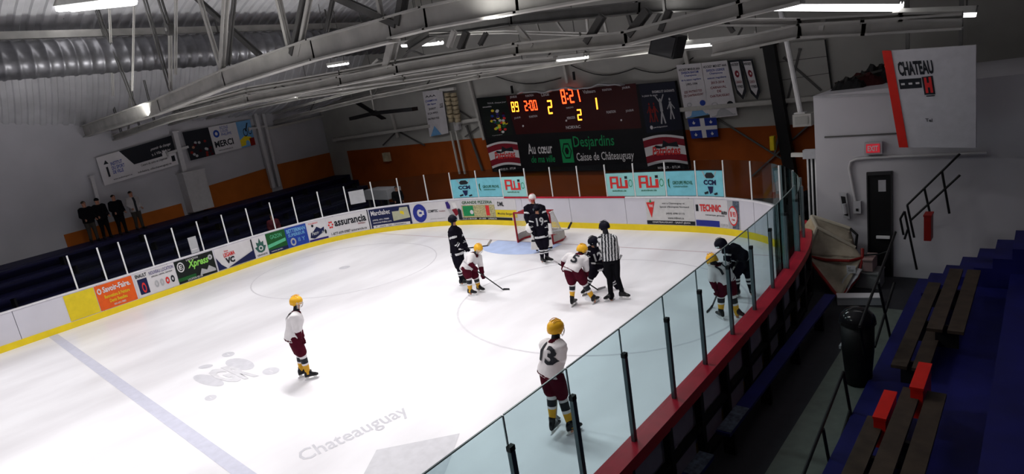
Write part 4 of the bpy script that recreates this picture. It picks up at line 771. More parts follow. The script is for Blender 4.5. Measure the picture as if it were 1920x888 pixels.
# clutter on the block roof
random.seed(5)
for i, (px, w, h, m, l) in enumerate(((1592, .5, .3, 'black', 'low black case at the left end of the block roof'), (1615, .7, .34, 'wine', 'dark red folded tarp on the block roof'), (1640, .6, .5, 'black', 'tall black bundle on the block roof beside the hoarding'), (1625, .5, .2, 'plank', 'brown timber offcut lying on the block roof'))):
    if m == 'wine': mat('wine', (.05, .006, .008), .8)
    p = ony(px, 172, .2+.35*i); z0 = zt
    o = thing('stored_bundle', (p.x, p.y, z0), l, 'stored bundle'); MB().grid(lambda u, v: Vector((p.x+(u-.5)*w*1.4, p.y+(v-.5)*.5, z0+h*(math.sin(math.pi*u)*math.sin(math.pi*v))**.5*(.8+.2*math.sin(u*23+v*9)))), 10, 6).build('heap', m, o); MB().bar((p.x-w*.6, p.y, z0+h*.5), (p.x+w*.6, p.y+.1, z0+h*.9), .05, .05).build('pole', 'truss_dark' if i % 2 else 'plank', o)
# folded gate bars
o = thing('folding_gate', ony(1535, 410, .2), 'folded stack of tall white bars standing left of the room block', 'folding gate'); n = 8
n = 6
for k in range(n):
    a, b_ = ony(1514+k*7.4, 295, .2-.0*k), ony(1541+k*7.4, 408, .2); b_ = Vector((a.x, a.y, 0)).lerp(Vector((b_.x, b_.y, 0)), .0); MB().bar((a.x, a.y, 0), a, .034, .05, (0, 1, 0)).build('bar', 'post_white', o)
a, b_ = ony(1512, 292, .35), ony(1556, 292, .35); MB().box(((a.x+b_.x)/2, a.y, a.z/2), (b_.x-a.x, .03, a.z)).build('gap_backing', 'black', o)  # black sheet added so the gaps between the bars look shaded
a, b_ = ony(1484, 290, .2), ony(1556, 290, .2); MB().bar(a, b_, .1, .1).build('top_rail', 'truss_light', o); c = ony(1525, 288, .15); MB().box(c, (.45, .2, .22)).build('gear_box', 'ad_grey', o)
# grey glazed cabinets in the far right corner
for i, (p0, p1, p2, p3, l) in enumerate((((1456, 363), (1470, 360), (1463, 313), (1449, 315), 'grey glazed panel high in the far right corner'), ((1482, 420), (1504, 428), (1492, 362), (1478, 370), 'pale tall panel with a dark handle in the far right corner'), ((1475, 362), (1488, 358), (1481, 330), (1470, 332), 'small grey panel beside the far right corner glass'))):
    f = quadfn(*[onF(*p, 2.2+.2*i) for p in (p0, p1, p2, p3)], n=-FWN); o = thing('panel_door', f(.5, 0), l, 'panel'); MB().slab(lambda u, v, t: f(u, v, t), 1, 1, .05).build('leaf', 'panel_grey' if mat('panel_grey', (.12, .125, .13), .5) else '', o); rect(f, .15, .1, .85, .9, 'ad_greylight' if i == 1 else 'ad_grey', o, 'inset', .055, 1) if i != 2 else None
    MB().bar((f(.5, 0).x, f(.5, 0).y+.05, 0), f(.5, 0)+Vector((0, .05, .05)), .06, .06, (0, 1, 0)).build('post', 'truss_dark', o)
    if i == 1: rect(f, .35, .55, .6, .75, 'ink', o, 'handle', .06, 1)
# ================================================================== walkway, benches and stand on the near right side
MB().box((11.75, -18, .006), (.66, 30, .02)).build('floor', 'floor_walk' if mat('floor_walk', (.12, .132, .115), .8, var=.1) else '')['kind'] = 'structure'  # bench shade left of this strip is given by the darker floor colour
zb = .45
bx0, bx1 = onz(1342, 806, zb), onz(1372, 809, zb); cx = (bx0.x+bx1.x)/2; w = (bx1.x-bx0.x)
for y0, y1, l in ((bx0.y, -3.6, 'long blue players bench behind the near boards, far one'), (-20, onz(1330, 850, zb).y, 'blue players bench behind the near boards, near one at the bottom edge')):
    o = thing('players_bench', (cx, (y0+y1)/2, 0), l, 'bench', 'players benches behind the near boards')
    MB().box((cx, (y0+y1)/2, zb-.03), (w, abs(y1-y0), .05)).build('seat', 'blue_stand', o); ye = y0+.75 if y0 > -15 else y1-.5
    MB().box((cx, (max(y0, ye-.75)+ye)/2 if y0 > -15 else y1-.25, zb), (w*.98, .7 if y0 > -15 else .5, .012)).build('worn_metal_end', 'silver_blue', o)
    yy = y0+.2
    while yy < y1: MB().box((cx, yy, (zb-.05)/2), (w*.8, .06, zb-.06)).build('leg', 'black', o); yy += 1.5
X0 = 12.08
for k in range(8):
    z = .12+.30*k if k else .14; x0 = X0+.78*k; x1 = x0+.78
    MB().box(((x0+x1)/2, -18, z/2), (x1-x0, 33.2, z)).build('stand_step', 'blue_stand')['kind'] = 'structure'
for i, (pr, pf, l) in enumerate((((1660, 780), (1698, 690), 'first'), ((1727, 726), (1760, 620), 'second'))):
    zz = .62+.3*i; c = onz(*pr, zz)
    for nm, y1, y0 in (('near', c.y-.1, -19), ('far', -3.0, onz(*pf, zz).y)):
        o = thing('stand_bench', (c.x, (y0+y1)/2, 0), l+' row of brown plank seating on the right stand, '+nm+' section', 'bench', 'plank benches on the right stand')
        for q in (-.13, .13): MB().box((c.x+.05+q, (y0+y1)/2, zz), (.2, y1-y0, .05)).build('seat_plank', 'plank', o)
        yy = y0+.3
        while yy < y1: MB().box((c.x+.05, yy, zz-.2), (.3, .06, .36)).build('leg', 'black', o); yy += 1.6
    h = .62
    o = thing('bench_end', (c.x, c.y, zz-.3), 'bright red upright end panel of the '+l+' bench row', 'bench end'); MB().box((c.x, c.y, zz-.05), (.13, .72, .40)).build('panel', 'red', o); MB().box((c.x, c.y, zz+.165), (.15, .74, .03)).build('cap', 'red', o)
c = onz(1742, 425, 2.2); c = onp(1741, 425, (0, -2.2, 0), (0, 1, 0)); o = thing('bench_end', (c.x, c.y, c.z-.3), 'dim red panel beside the stair rail at the right edge', 'bench end'); MB().box(c, (.12, .3, .5)).build('panel', 'red_dark', o); MB().box(c+Vector((0, 0, .26)), (.14, .32, .03)).build('cap', 'red_dark', o)
# stair flight up beside the block door
st = thing('staircase', (12.6, -2, 0), 'dark blue stairs climbing to the right of the black door', 'stairs')
for k in range(7): MB().box((12.4+.28*k, -1.8, .2*(k+1)/2), (.28, 1.3, .2*(k+1))).build('step', 'blue_stand', st)
def rail(name, lab, segs, on, r=.022):
    P0 = on(*segs[0][0]); o = thing(name, P0, lab, 'handrail')
    for a, b_ in segs:
        A, B = on(*a), on(*b_); MB().tube([A, B], r, 8).build('post' if abs((A-B).normalized().z) > .6 else 'rail', 'black', o)
    return o
X12 = lambda px, py: onx(px, py, 12.05)
rail('handrail', 'black walkway handrail nearest the bottom edge', [((1500, 905), (1581, 697)), ((1581, 697), (1597, 786)), ((1553, 905), (1593, 770)), ((1543, 803), (1562, 905))], X12)
rail('handrail', 'black walkway handrail behind the black bin', [((1612, 612), (1679, 435)), ((1647, 530), (1671, 640)), ((1640, 650), (1677, 530)), ((1612, 612), (1625, 690))], X12)
Ys = lambda px, py: ony(px, py, -1.6)
rail('handrail', 'tall black stair handrail at the right edge', [((1701, 384), (1800, 288)), ((1701, 384), (1714, 445)), ((1706, 414), (1800, 328)), ((1733, 352), (1746, 410)), ((1766, 320), (1780, 400))], Ys)
rail('handrail', 'short black handrail between the door and the stair rail', [((1688, 410), (1696, 396)), ((1696, 396), (1719, 505)), ((1696, 448), (1702, 430)), ((1688, 410), (1694, 440))], Ys)
# black bin with domed lid
c = onx(1612, 640, 11.95); ax = Vector((0, 1, 0))
o = thing('litter_bin', (c.x, c.y, 0), 'black litter bin with a glossy domed lid on the walkway by the handrail', 'bin')
b0 = onx(1622, 682, 12.0); t0 = onx(1606, 585, 11.95)
B = [(t0.lerp(b0, t)) for t in (0, .35, .62, 1)]
MB().tube([Vector((c.x-.03, c.y, z)) for z in (.02, .25, .6, t0.z-.18)], [.19, .2, .23, .24], 18).build('body', 'black', o, True)
MB().ell((c.x-.03, c.y, t0.z-.2), (.26, .26, .22), zmin=-.1, nu=18).build('lid', 'gloss_black' if mat('gloss_black', (.01, .01, .012), .12) else '', o, True)
MB().tube([Vector((c.x-.03, c.y, z)) for z in (t0.z-.24, t0.z-.19)], .265, 18).build('lid_rim', 'black', o); MB().box((c.x-.27, c.y, .62), (.03, .14, .05)).build('handle', 'ad_grey', o)
# ================================================================== spare goal lying behind the corner
mat('canvas', (.32, .28, .215), .9, var=.25, scale=4, bump=.3)
A, B, C_, D, E_, G = ony(1511, 479, -1.9), ony(1617, 483, -1.75), onz(1575, 561, .05), ony(1522, 405, -1.4), ony(1594, 428, -1.35), ony(1603, 464, -1.5)
D2, E2 = ony(1532, 426, -1.7), ony(1510, 478, -1.9)
o = thing('spare_goal', C_, 'spare hockey goal with torn beige canvas and thin red tubes tipped behind the corner', 'goal')
for P, nm in (([A, ony(1548, 487, -1.95), ony(1592, 489, -1.95), B], 'frame_tube'), ([A, C_], 'frame_tube'), ([B, ony(1608, 520, -2.1), C_], 'frame_tube'), ([B, ony(1617, 466, -1.6)], 'frame_tube')): MB().tube(P, .035, 8).build(nm, 'red_dark', o)
def sheet(q, m, nm, n=7, sag=.05):
    f = quadfn(*q); MB().slab(lambda u, v, t: f(u, v, t-sag*math.sin(math.pi*u)*math.sin(math.pi*v)+.012*math.sin(u*21+v*13)), n, n, .012).build(nm, m, o, True)
sheet((A, B, G, D2), 'canvas', 'canvas_top'); sheet((D2, G, E_, D), 'canvas', 'canvas_back'); sheet((A, C_, C_.lerp(B, .02), B), 'canvas', 'canvas_side', sag=.2); sheet((A+Vector((0, .06, 0)), D2, D, D+Vector((-.25, 0, -.35))), 'tan', 'canvas_flap')
sheet((ony(1562, 555, -2.45), C_+Vector((.05, .1, .05)), ony(1618, 505, -2.0), ony(1598, 500, -2.0)), 'ad_grey', 'padding', sag=.02); MB().tube([E_, ony(1607, 440, -1.4), ony(1604, 466, -1.45)], .03, 8).build('frame_tube', 'black', o)
for P in ([A, D2, D], [D, E_], [D2, G], [A+Vector((0, -.03, .03)), D2]): MB().tube(P, .045, 8).build('edge_pad', 'edge_pad' if mat('edge_pad', (.44, .40, .32), .8) else '', o)
c = ony(1597, 505, -2.15); lf = quadfn(ony(1588, 511, -2.2), ony(1605, 512, -2.2), ony(1604, 498, -2.2), ony(1587, 497, -2.2), Vector((0, -1, 0))); MB().slab(lambda u, v, t: lf(u, v, t), 1, 1, .01).build('paper_label', 'paper', o); text(lf, 'BUT\nHOCKEY', (.2, .2, .8, .8), 'ink', o)
# pale boxes and step behind it
for p0, p1, y, z0, m, l in (((1600, 572), (1655, 572), -2.7, 0, 'ad_grey', 'low white step board below the spare goal'),):
    a, b_ = onz(1567, 571), onz(1652, 571); o = thing('step_board', a, l, 'step'); MB().bar((a.x, a.y+.1, .08), (b_.x, b_.y+.1, .08), .25, .16).build('board', m, o); MB().bar((a.x, a.y+.1, .165), (b_.x, b_.y+.1, .165), .27, .02).build('top_edge', 'paper', o)
for q, m, l in ((((1604, 556), (1650, 552), (1652, 508), (1610, 510)), 'pale_box', 'pale grey storage box with its lid closed beside the spare goal'), (((1618, 508), (1636, 506), (1628, 482), (1618, 486)), 'pink', 'small pinkish box on top of the pale storage box')):
    mat('pale_box', (.20, .20, .20), .7); mat('pink', (.30, .20, .19), .7); a, b_ = ony(*q[0], -1.9), ony(*q[1], -1.9); t_ = ony(*q[3], -1.9)
    zb_ = 0 if m == 'pale_box' else ony(1618, 508, -1.9).z; o = thing('storage_box', (a.x, -1.6, zb_), l, 'box'); w = b_.x-a.x; h = t_.z-zb_
    MB().box((a.x+w/2, -1.65, zb_+h*.45), (w, .5, h*.9)).build('body', m, o); MB().box((a.x+w/2, -1.65, zb_+h*.95), (w*1.05, .54, h*.1)).build('lid', m, o)
rail('safety_chain', 'red chain strung between the spare goal and the door', [((1617, 478), (1650, 476)), ((1650, 476), (1668, 470))], lambda px, py: ony(px, py, -1.7), .02)['category'] = 'chain'
# ================================================================== people
def voxel(mb, size, smooth=6):
    me = bpy.data.meshes.new('t'); me.from_pydata(mb.v, [], mb.f); me.update()
    bm = bmesh.new(); bm.from_mesh(me); bmesh.ops.recalc_face_normals(bm, faces=bm.faces); bm.to_mesh(me); bm.free()
    o = bpy.data.objects.new('t', me); COL.objects.link(o)
    r = o.modifiers.new('r', 'REMESH'); r.mode = 'VOXEL'; r.voxel_size = size
    sm = o.modifiers.new('s', 'SMOOTH'); sm.factor = .5; sm.iterations = smooth
    bpy.context.view_layer.update()
    dg = bpy.context.evaluated_depsgraph_get(); out = bpy.data.meshes.new_from_object(o.evaluated_get(dg))
    bpy.data.objects.remove(o); bpy.data.meshes.remove(me)
    out.polygons.foreach_set('use_smooth', [True]*len(out.polygons)); return out
def limb(mb, pts, rads, n=12):      # tapered limb with rounded ends
    pts = [Vector(p) for p in pts]; P = []; R_ = []
    d = (pts[0]-pts[1]).normalized()
    for a in (.95, .6, .25): P.append(pts[0]+d*rads[0]*a*.9); R_.append(rads[0]*math.sqrt(max(.05, 1-a*a)))
    for i, (p, r) in enumerate(zip(pts, rads)):
        P.append(p); R_.append(r)
    d = (pts[-1]-pts[-2]).normalized()
    for a in (.25, .6, .95): P.append(pts[-1]+d*rads[-1]*a*.9); R_.append(rads[-1]*math.sqrt(max(.05, 1-a*a)))
    mb.tube(P, R_, n)
def ellring(c, right, fwd, rx, ry, n=20, p=2.4):
    o = []
    for k in range(n):
        a = 2*math.pi*k/n; ca, sa = math.cos(a), math.sin(a)
        o.append(c+right*(rx*math.copysign(abs(ca)**(2/p), ca))+fwd*(ry*math.copysign(abs(sa)**(2/p), sa)))
    return o
def seg_t(p, a, b_):
    d = b_-a; t = max(0, min(1, (p-a).dot(d)/max(1e-9, d.dot(d)))); return t, (a+d*t-p).length
def paint(me, mats, fn):
    for x in mats: me.materials.append(M(x))
    idx = [mats.index(fn(p.center)) for p in me.polygons]; me.polygons.foreach_set('material_index', idx)
class Fig: pass
def person(name, label, foot, J, kit, group=None, cat='person', look=None, scale=1.0, vox=.017, number=None, front=None, bulk=1.0):
    """foot: pixel of the ground point; J: joints as (px, py, depth offset in metres, + = away from the camera)"""
    z0 = kit.get('z', 0)
    G = foot if isinstance(foot, Vector) else onz(foot[0], foot[1], z0); fh = Vector((G.x-CPOS.x, G.y-CPOS.y, 0)).normalized()
    j = {k: onp(v[0], v[1], G+fh*v[2], fh) for k, v in J.items()}
    root = thing(name, (G.x, G.y, z0), label, cat, group)
    K = kit; sc = scale
    neck, pel, head = j['neck'], j['pelvis'], j['head']
    # complete joints
    sR, sL = j['shR'], j['shL']; right = (sR-sL).normalized()
    spine = (neck-pel).normalized(); fwd = right.cross(spine)*-1; fwd = (spine.cross(right)).normalized()   # chest direction
    if front is not None and fwd.dot(Vector(front)) < 0: fwd = -fwd
    hipw = right-spine*right.dot(spine); hipw.normalize(); hipw.z *= .3; hipw.normalize()
    hR, hL = pel+hipw*.11*sc, pel-hipw*.11*sc
    jr = {}
    for s_, h in (('R', hR), ('L', hL)):
        jr['hip'+s_] = h; jr['kn'+s_] = j['kn'+s_]; jr['an'+s_] = j['an'+s_]; jr['sh'+s_] = j['sh'+s_]; jr['el'+s_] = j['el'+s_]; jr['wr'+s_] = j['wr'+s_]
    chest = pel.lerp(neck, .68); waist = pel.lerp(neck, .28)
    # ---- body
    look = Vector(look).normalized() if look is not None else fwd
    hup = (Vector((0, 0, 1))*.6+spine*.4); hup = (hup-look*hup.dot(look)).normalized(); hr = look.cross(hup).normalized()
    mb = MB()
    mb.rings([ellring(pel-spine*.08, hipw, fwd, .11, .09), ellring(pel, hipw, fwd, .165*sc, .115*sc), ellring(waist, right, fwd, .14*sc, .10*sc), ellring(chest, right, fwd, .175*sc, .12*sc), ellring(neck-spine*.05, right, fwd, .13, .075), ellring(neck+spine*.02, right, fwd, .06, .06)])
    limb(mb, [neck-spine*.04, head-hup*.05], [.074, .066])
    mb.rings([ellring(head+hup*a, hr, look, rx, ry, 16, 2) for a, rx, ry in ((-.125, .03, .035), (-.10, .052, .065), (-.04, .068, .088), (.03, .074, .096), (.08, .066, .086), (.115, .03, .04))])
    limb(mb, [head+look*.088+hup*.01, head+look*.112-hup*.028], [.010, .016], 8)
    for q in (-1, 1): limb(mb, [head+hr*.075*q+hup*.02-look*.005, head+hr*.078*q-hup*.022-look*.002], [.013, .009], 6)
    for s_ in 'RL':
        limb(mb, [jr['sh'+s_], jr['el'+s_], jr['wr'+s_]], [.055, .043, .030]); limb(mb, [jr['hip'+s_], jr['kn'+s_], jr['an'+s_]], [.085, .058, .042])
        limb(mb, [jr['an'+s_], jr['an'+s_]+Vector((0, 0, -.05))], [.042, .038])
    me = voxel(mb, vox); dk = 'ink' if hasattr(K, 'get') and K.get('helmet') else 'skin'
    paint(me, ['skin']+(['ink'] if dk == 'ink' else []), lambda c: dk if ((c-head).dot(look) < .045 and (c-head).dot(hup) < .02 and (c-neck).length < .3) else 'skin'); body = link('body', me, root)
    for q in (-1, 1): MB().ell(head+look*.089+hr*.032*q+hup*.018, (.012, .008, .008), (hr, look, hup), 8, 5).build('eye', 'ink', body)
    MB().ell(head+look*.086-hup*.055, (.024, .010, .006), (hr, look, hup), 8, 5).build('mouth', 'red_dark', body)
    # ---- upper garment
    pad = K.get('pad', .05)*bulk; mb = MB(); hem = pel-spine*K.get('hem', .10)
    mb.rings([ellring(hem, hipw, fwd, .20*sc+pad*.5, .145*sc+pad*.5), ellring(pel+spine*.02, hipw, fwd, .20*sc+pad*.6, .15*sc+pad*.5), ellring(waist, right, fwd, .175*sc+pad*.7, .135*sc+pad*.6), ellring(chest, right, fwd, .20*sc+pad*.8, .145*sc+pad*.7),
              ellring(neck-spine*.075, right, fwd, .17*sc+pad*.6, .115+pad*.4), ellring(neck-spine*.03, right, fwd, .125, .098), ellring(neck+spine*.015, right, fwd, .085, .08)])
    for s_ in 'RL':
        wr = jr['el'+s_].lerp(jr['wr'+s_], .86); limb(mb, [jr['sh'+s_]+(neck-jr['sh'+s_])*.25, jr['sh'+s_], jr['sh'+s_].lerp(jr['el'+s_], .6), jr['el'+s_], wr], [.075+pad*.4, .078+pad*.7, .062+pad*.5, .058+pad*.5, .047+pad*.35], 12)
    me = voxel(mb, vox, 4)
    ca, ck = K['top'], K['trim']
    def top(c):
        best = min(((seg_t(c, jr['sh'+s_], jr['el'+s_])[1], s_, 0) for s_ in 'RL'), key=lambda q: q[0]); b2 = min(((seg_t(c, jr['el'+s_], jr['wr'+s_])[1], s_, 1) for s_ in 'RL'), key=lambda q: q[0])
        tt, dt = seg_t(c, hem, neck); w = (c-neck).length
        if K['style'] == 'stripes':
            u = (c-pel).dot(right) if min(best[0], b2[0]) > .10 or dt < .13 else (c-jr['el'+best[1]]).dot(right)*.6+(c-jr['el'+best[1]]).dot(fwd)*.8
            return ca if math.floor(u/.037) % 2 else ck
        if b2[0] < .074 and (c-pel).length > .12 and b2[0] < dt-.02:
            t = seg_t(c, jr['el'+b2[1]], jr['wr'+b2[1]])[0]
            if K['style'] == 'white': return ck if t > .02 else ca
            if K['style'] == 'dark': return ck if .15 < t < .3 or .42 < t < .5 else ca
            return ca
        if K['style'] == 'white':
            if w < .125: return ck
            if .03 < tt < .07: return ck
        if K['style'] == 'dark':
            if .04 < tt < .12: return ck
            if best[0] < .12 and .45 < seg_t(c, jr['sh'+best[1]], jr['el'+best[1]])[0] < .62 and best[0] < dt-.03: return ck
        if K['style'] == 'open' and (c-chest).dot(fwd) > .08 and abs((c-chest).dot(right)) < .05: return ck
        return ca
    paint(me, [ca, ck], top); jersey = link(K.get('topname', 'jersey'), me, root)
    # ---- trousers
    mb = MB(); pp = K.get('ppad', .034)*bulk; full = K.get('long', False); kt = 1.0 if full else .96
    mb.rings([ellring(pel-spine*.09, hipw, fwd, .13+pp*.5, .11+pp*.5), ellring(pel-spine*.01, hipw, fwd, .165*sc+pp*.7, .125*sc+pp*.6), ellring(pel+spine*.12, hipw, fwd, .15*sc+pp*.4, .11*sc+pp*.4)])
    for s_ in 'RL':
        h, kn, an = jr['hip'+s_], jr['kn'+s_], jr['an'+s_]
        if full: limb(mb, [h, h.lerp(kn, .5), kn, kn.lerp(an, .5), an], [.098+pp*.3, .09+pp*.3, .072+pp*.2, .062+pp*.2, .058+pp*.2])
        else: limb(mb, [h, h.lerp(kn, .5), h.lerp(kn, .88)], [.105+pp*.7, .105+pp*.9, .088+pp*.9], 14)
    me = voxel(mb, vox, 4); me.materials.append(M(K['pants'])); link('trousers' if full else 'hockey_pants', me, root)
    # ---- socks, skates or shoes, gloves
    for s_ in 'RL':
        kn, an, h = jr['kn'+s_], jr['an'+s_], jr['hip'+s_]
        if not full:
            ks = kn.lerp(h, .12); calf = kn.lerp(an, .4); P = []; R_ = []
            for t, r in ((-.12, .06), (0, .082), (.12, .08), (.3, .076), (.45, .074), (.6, .066), (.8, .056), (1, .052)):
                P.append(kn.lerp(an, t)); R_.append(r*K.get('sock', 1))
            mb = MB(); bands = K['bands']
            for i in range(len(P)-1): pass
            n = 22; PP = []; RR = []
            for i in range(n+1):
                t = i/n; f_ = t*(len(P)-1); a = min(int(f_), len(P)-2); u = f_-a; PP.append(P[a].lerp(P[a+1], u)); RR.append(R_[a]*(1-u)+R_[a+1]*u)
            mb.tube(PP, RR, 14); ms = []
            for b_ in bands:
                if b_[1] not in ms: ms.append(b_[1])
            def bi(i):
                t = i/n
                for lim, mm in bands:
                    if t <= lim: return ms.index(mm)
                return ms.index(bands[-1][1])
            mb.m = [bi(k//14) for k in range(n*14)]+[0, 0]
            mb.build('sock', ms, root, True)
        toe = onp(J['to'+s_][0], J['to'+s_][1], G+fh*J['to'+s_][2], fh) if 'to'+s_ in J else an+Vector((fwd.x, fwd.y, 0)).normalized()*.2+Vector((0, 0, -.06))
        td = toe-an; td.z = 0; td.normalize(); sd = Vector((-td.y, td.x, 0)); up_ = Vector((0, 0, 1))
        skate = K.get('skates', True); sole = max(z0+(.075 if skate else .02), an.z-.14)
        b0 = Vector((an.x, an.y, sole))
        mb = MB(); rr = []
        for t, hw, h0, h1 in ((-.085, .028, .0, .10), (-.06, .042, .0, .15), (0, .048, 0, .17), (.05, .047, 0, .13), (.10, .046, 0, .088), (.16, .044, 0, .068), (.205, .028, .004, .045)):
            c = b0+td*t; mid = (h0+h1)/2; rr.append(ellring(c+up_*mid, sd, up_, hw, (h1-h0)/2, 12, 3))
        mb.rings(rr); limb(mb, [b0+up_*.11-td*.01, Vector((an.x, an.y, sole+.2)).lerp(an+up_*.04, .6)], [.056, .060])
        boot = link('skate' if skate else 'shoe', voxel(mb, .012, 3), root); boot.data.materials.append(M('gloss_black'))
        if skate:
            mb = MB(); 
            for t in (-.04, .13): mb.rings([ellring(b0+td*t+up_*(-.042), td, sd, .028, .010, 10), ellring(b0+td*t+up_*.006, td, sd, .045, .026, 10)])
            mb.build('blade_holder', 'holder', boot)
            MB().add([b0+td*x+up_*zz+sd*y for y in (-.003, .003) for x, zz in ((-.10, -.045), (-.11, -.062), (-.08, -.074), (.17, -.074), (.215, -.055), (.20, -.045))], [(0, 1, 2, 3, 4, 5), (11, 10, 9, 8, 7, 6)]+[(i, i+6, (i+1) % 6+6, (i+1) % 6) for i in range(6)]).build('blade', 'steel', boot)
            MB().box(b0+td*.05+up_*-.045, (.26, .014, .018), (td, sd, up_)).build('blade_runner', 'holder', boot)
        # hand in glove or bare
        wr, el = jr['wr'+s_], jr['el'+s_]; hd = (wr-el).normalized(); grip = K.get('grip'+s_); 
        gax = (Vector(grip).normalized() if grip is not None else hd.cross(right).normalized()); gax = (gax-hd*gax.dot(hd)).normalized(); pn = hd.cross(gax).normalized()
        if pn.dot(fwd) < 0: pn = -pn       # palm side
        big = K.get('glove', True); q = 1.25 if big else .82; mb = MB(); pc = wr+hd*.055*q
        mb.rings([ellring(wr+hd*t*q, gax, pn, a*q, b_*q, 12, 2.6) for t, a, b_ in ((-.01, .030, .024), (.03, .040, .026), (.07, .044, .024), (.095, .040, .018))])
        if big: limb(mb, [wr-hd*.12, wr-hd*.03], [.062, .068])
        for fi in range(4):
            b1 = wr+hd*.09*q+gax*(.030-.020*fi)*q; ln = (.036, .042, .040, .030)[fi]*q
            m1 = b1+(hd*.75+pn*.6).normalized()*ln; m2 = m1+(pn*.95-hd*.25).normalized()*ln*.8; m3 = m2+(-hd*.8-pn*.05).normalized()*ln*.6; r_ = (.0115 if big else .010)*q; mb.tube([b1-hd*.01, m1, m2, m3], [r_, r_, r_*.95, r_*.8], 8)
        t1 = wr+hd*.035*q+gax*.036*q; mb.tube([t1, t1+(gax*.5+pn*.7+hd*.5).normalized()*.04*q, t1+(gax*.1+pn*1.0+hd*.9).normalized()*.066*q], [.014*q, .013*q, .010*q], 8)
        mb.build('glove' if big else 'hand', K.get('glovemat', 'maroon') if big else 'skin', root, True)
        jr['grip'+s_] = wr+hd*.10*q+pn*.028*q
    # ---- headwear
    hc = head+hup*.025-look*.008; hm = K.get('helmet')
    if hm:
        mb = MB(); rr = []
        for t, rx, ry, sh in ((-.45, .098, .118, -.014), (-.2, .108, .130, -.008), (.1, .112, .136, 0), (.45, .103, .125, 0), (.72, .080, .098, 0), (.92, .045, .055, 0), (.985, .012, .015, 0)):
            rr.append(ellring(hc+hup*(t*.134-.012)+look*sh, hr, look, rx*1.06, ry*1.05, 18, 2.1))
        mb.rings(rr); hel = mb.build('helmet', hm, root, True)
        for q in (-1, 1): MB().ell(hc+hr*.108*q-hup*.045, (.016, .036, .045), (hr, look, hup), 10, 6).build('ear_guard', hm, hel, True)
        for q in (-.045, 0, .045): MB().tube([hc+hr*q+look*(.135*math.cos(a))*.95+hup*.128*math.sin(a)*1.0+hup*.004 for a in (1.0, 1.3, 1.57, 1.85, 2.2)], .006, 6).build('vent_ridge', K.get('vent', 'ink'), hel)
        if K.get('cage', True):
            cg = MB()
            for a in (-.9, -.45, 0, .45, .9):
                cg.tube([hc+(hr*math.sin(a)+look*math.cos(a))*(r_)+hup*h for h, r_ in ((.0, .128), (-.06, .138), (-.12, .118), (-.145, .09))], .004, 5)
            for h, r_ in ((-.03, .136), (-.065, .138), (-.10, .128), (-.14, .095)): cg.tube([hc+(hr*math.sin(a)+look*math.cos(a))*r_+hup*h for a in (-1.1, -.7, -.35, 0, .35, .7, 1.1)], .004, 5)
            cg.build('face_cage', K.get('cagemat', 'pad_white'), hel)
        else:
            MB().slab(lambda u, v, t: hc+(hr*math.sin((u-.5)*2.2)+look*math.cos((u-.5)*2.2))*(.140+t)+hup*(.0-.06*v), 8, 2, .003).build('visor', 'glass_far', hel, True)
    elif K.get('hat'): 
        mb = MB(); mb.ell(hc+hup*.02, (.088, .108, .10), (hr, look, hup), zmin=-.2); mb.build('knit_cap', K['hat'], root, True)
    else:
        mb = MB(); mb.ell(hc-look*.012+hup*.006, (.086, .106, .100), (hr, look, hup), zmin=.05 if not K.get('bald') else .8); mb.build('hair', K.get('hair', 'hair'), root, True)
    # ---- number
    if number:
        bv = BVHTree.FromPolygons([v.co for v in jersey.data.vertices], [tuple(p.vertices) for p in jersey.data.polygons])
        txt, face, hh, ww, du, dv = number
        d = fwd*face; r2 = right if face > 0 else right; c0 = chest+spine*dv; rx = spine.cross(-d).normalized()*-1
        rx = d.cross(spine).normalized()*-1
        def f(u, v, off=0):
            o_ = c0+rx*((u-.5)*ww+du)+spine*((v-.5)*hh)+d*.7
            h = bv.ray_cast(o_, -d, 1.2); return (h[0] if h[0] is not None else bv.find_nearest(o_-d*.6)[0])+d*.016
        text(f, txt, (0, 0, 1, 1), K.get('nummat', 'ink'), jersey, 'number', .03, fine=4)
    R = Fig(); R.root = root; R.j = jr; R.G = G; R.fh = fh; R.fwd = fwd; R.right = right; R.spine = spine; R.head = head; R.jersey = jersey; return R
def stick(label, a, b_, tip, m='stick_black', bm='stick_black', flip=1, group='hockey sticks'):
    a, b_, tip = Vector(a), Vector(b_), Vector(tip); o = thing('hockey_stick', a.lerp(b_, .5), label, 'hockey stick')
    MB().bar(a, b_, .022, .032).build('shaft', m, o); MB().bar(a, a+(b_-a).normalized()*.16, .028, .038).build('grip_tape', 'paper' if m == 'stick_black' else 'black', o)
    n = (tip-b_); L = n.length; n.normalize(); u = Vector((0, 0, 1)); u = (u-n*u.dot(n)).normalized() if abs(n.z) < .9 else n.orthogonal(); s_ = n.cross(u)
    MB().slab(lambda q, v, t: b_+n*(q*L)+u*((v-.35)*.075*(1-.15*q))+s_*(.03*q*q*flip+t), 6, 1, .008).build('blade', bm, o); return o
W = dict(style='white', top='jersey_white', trim='maroon', pants='maroon', bands=[(.30, 'jersey_white'), (.36, 'ink'), (.54, 'ink'), (.62, 'jersey_white'), (1, 'sock_gold')], helmet='gold', glovemat='maroon', nummat='ink', cage=True, cagemat='pad_white', vent='sock_gold')
D = dict(style='dark', top='jersey_dark', trim='stripe_white', pants='jersey_dark', bands=[(.35, 'jersey_dark'), (.43, 'stripe_white'), (.52, 'jersey_dark'), (.60, 'stripe_white'), (1, 'jersey_dark')], helmet='helmet_dark', glovemat='jersey_dark', nummat='ad_grey', cage=False, vent='dark_grey')
def PX(fig, px, py, dd): return onp(px, py, fig.G+fig.fh*dd, fig.fh)
def BK(px, py): return onz(px, py, .01)
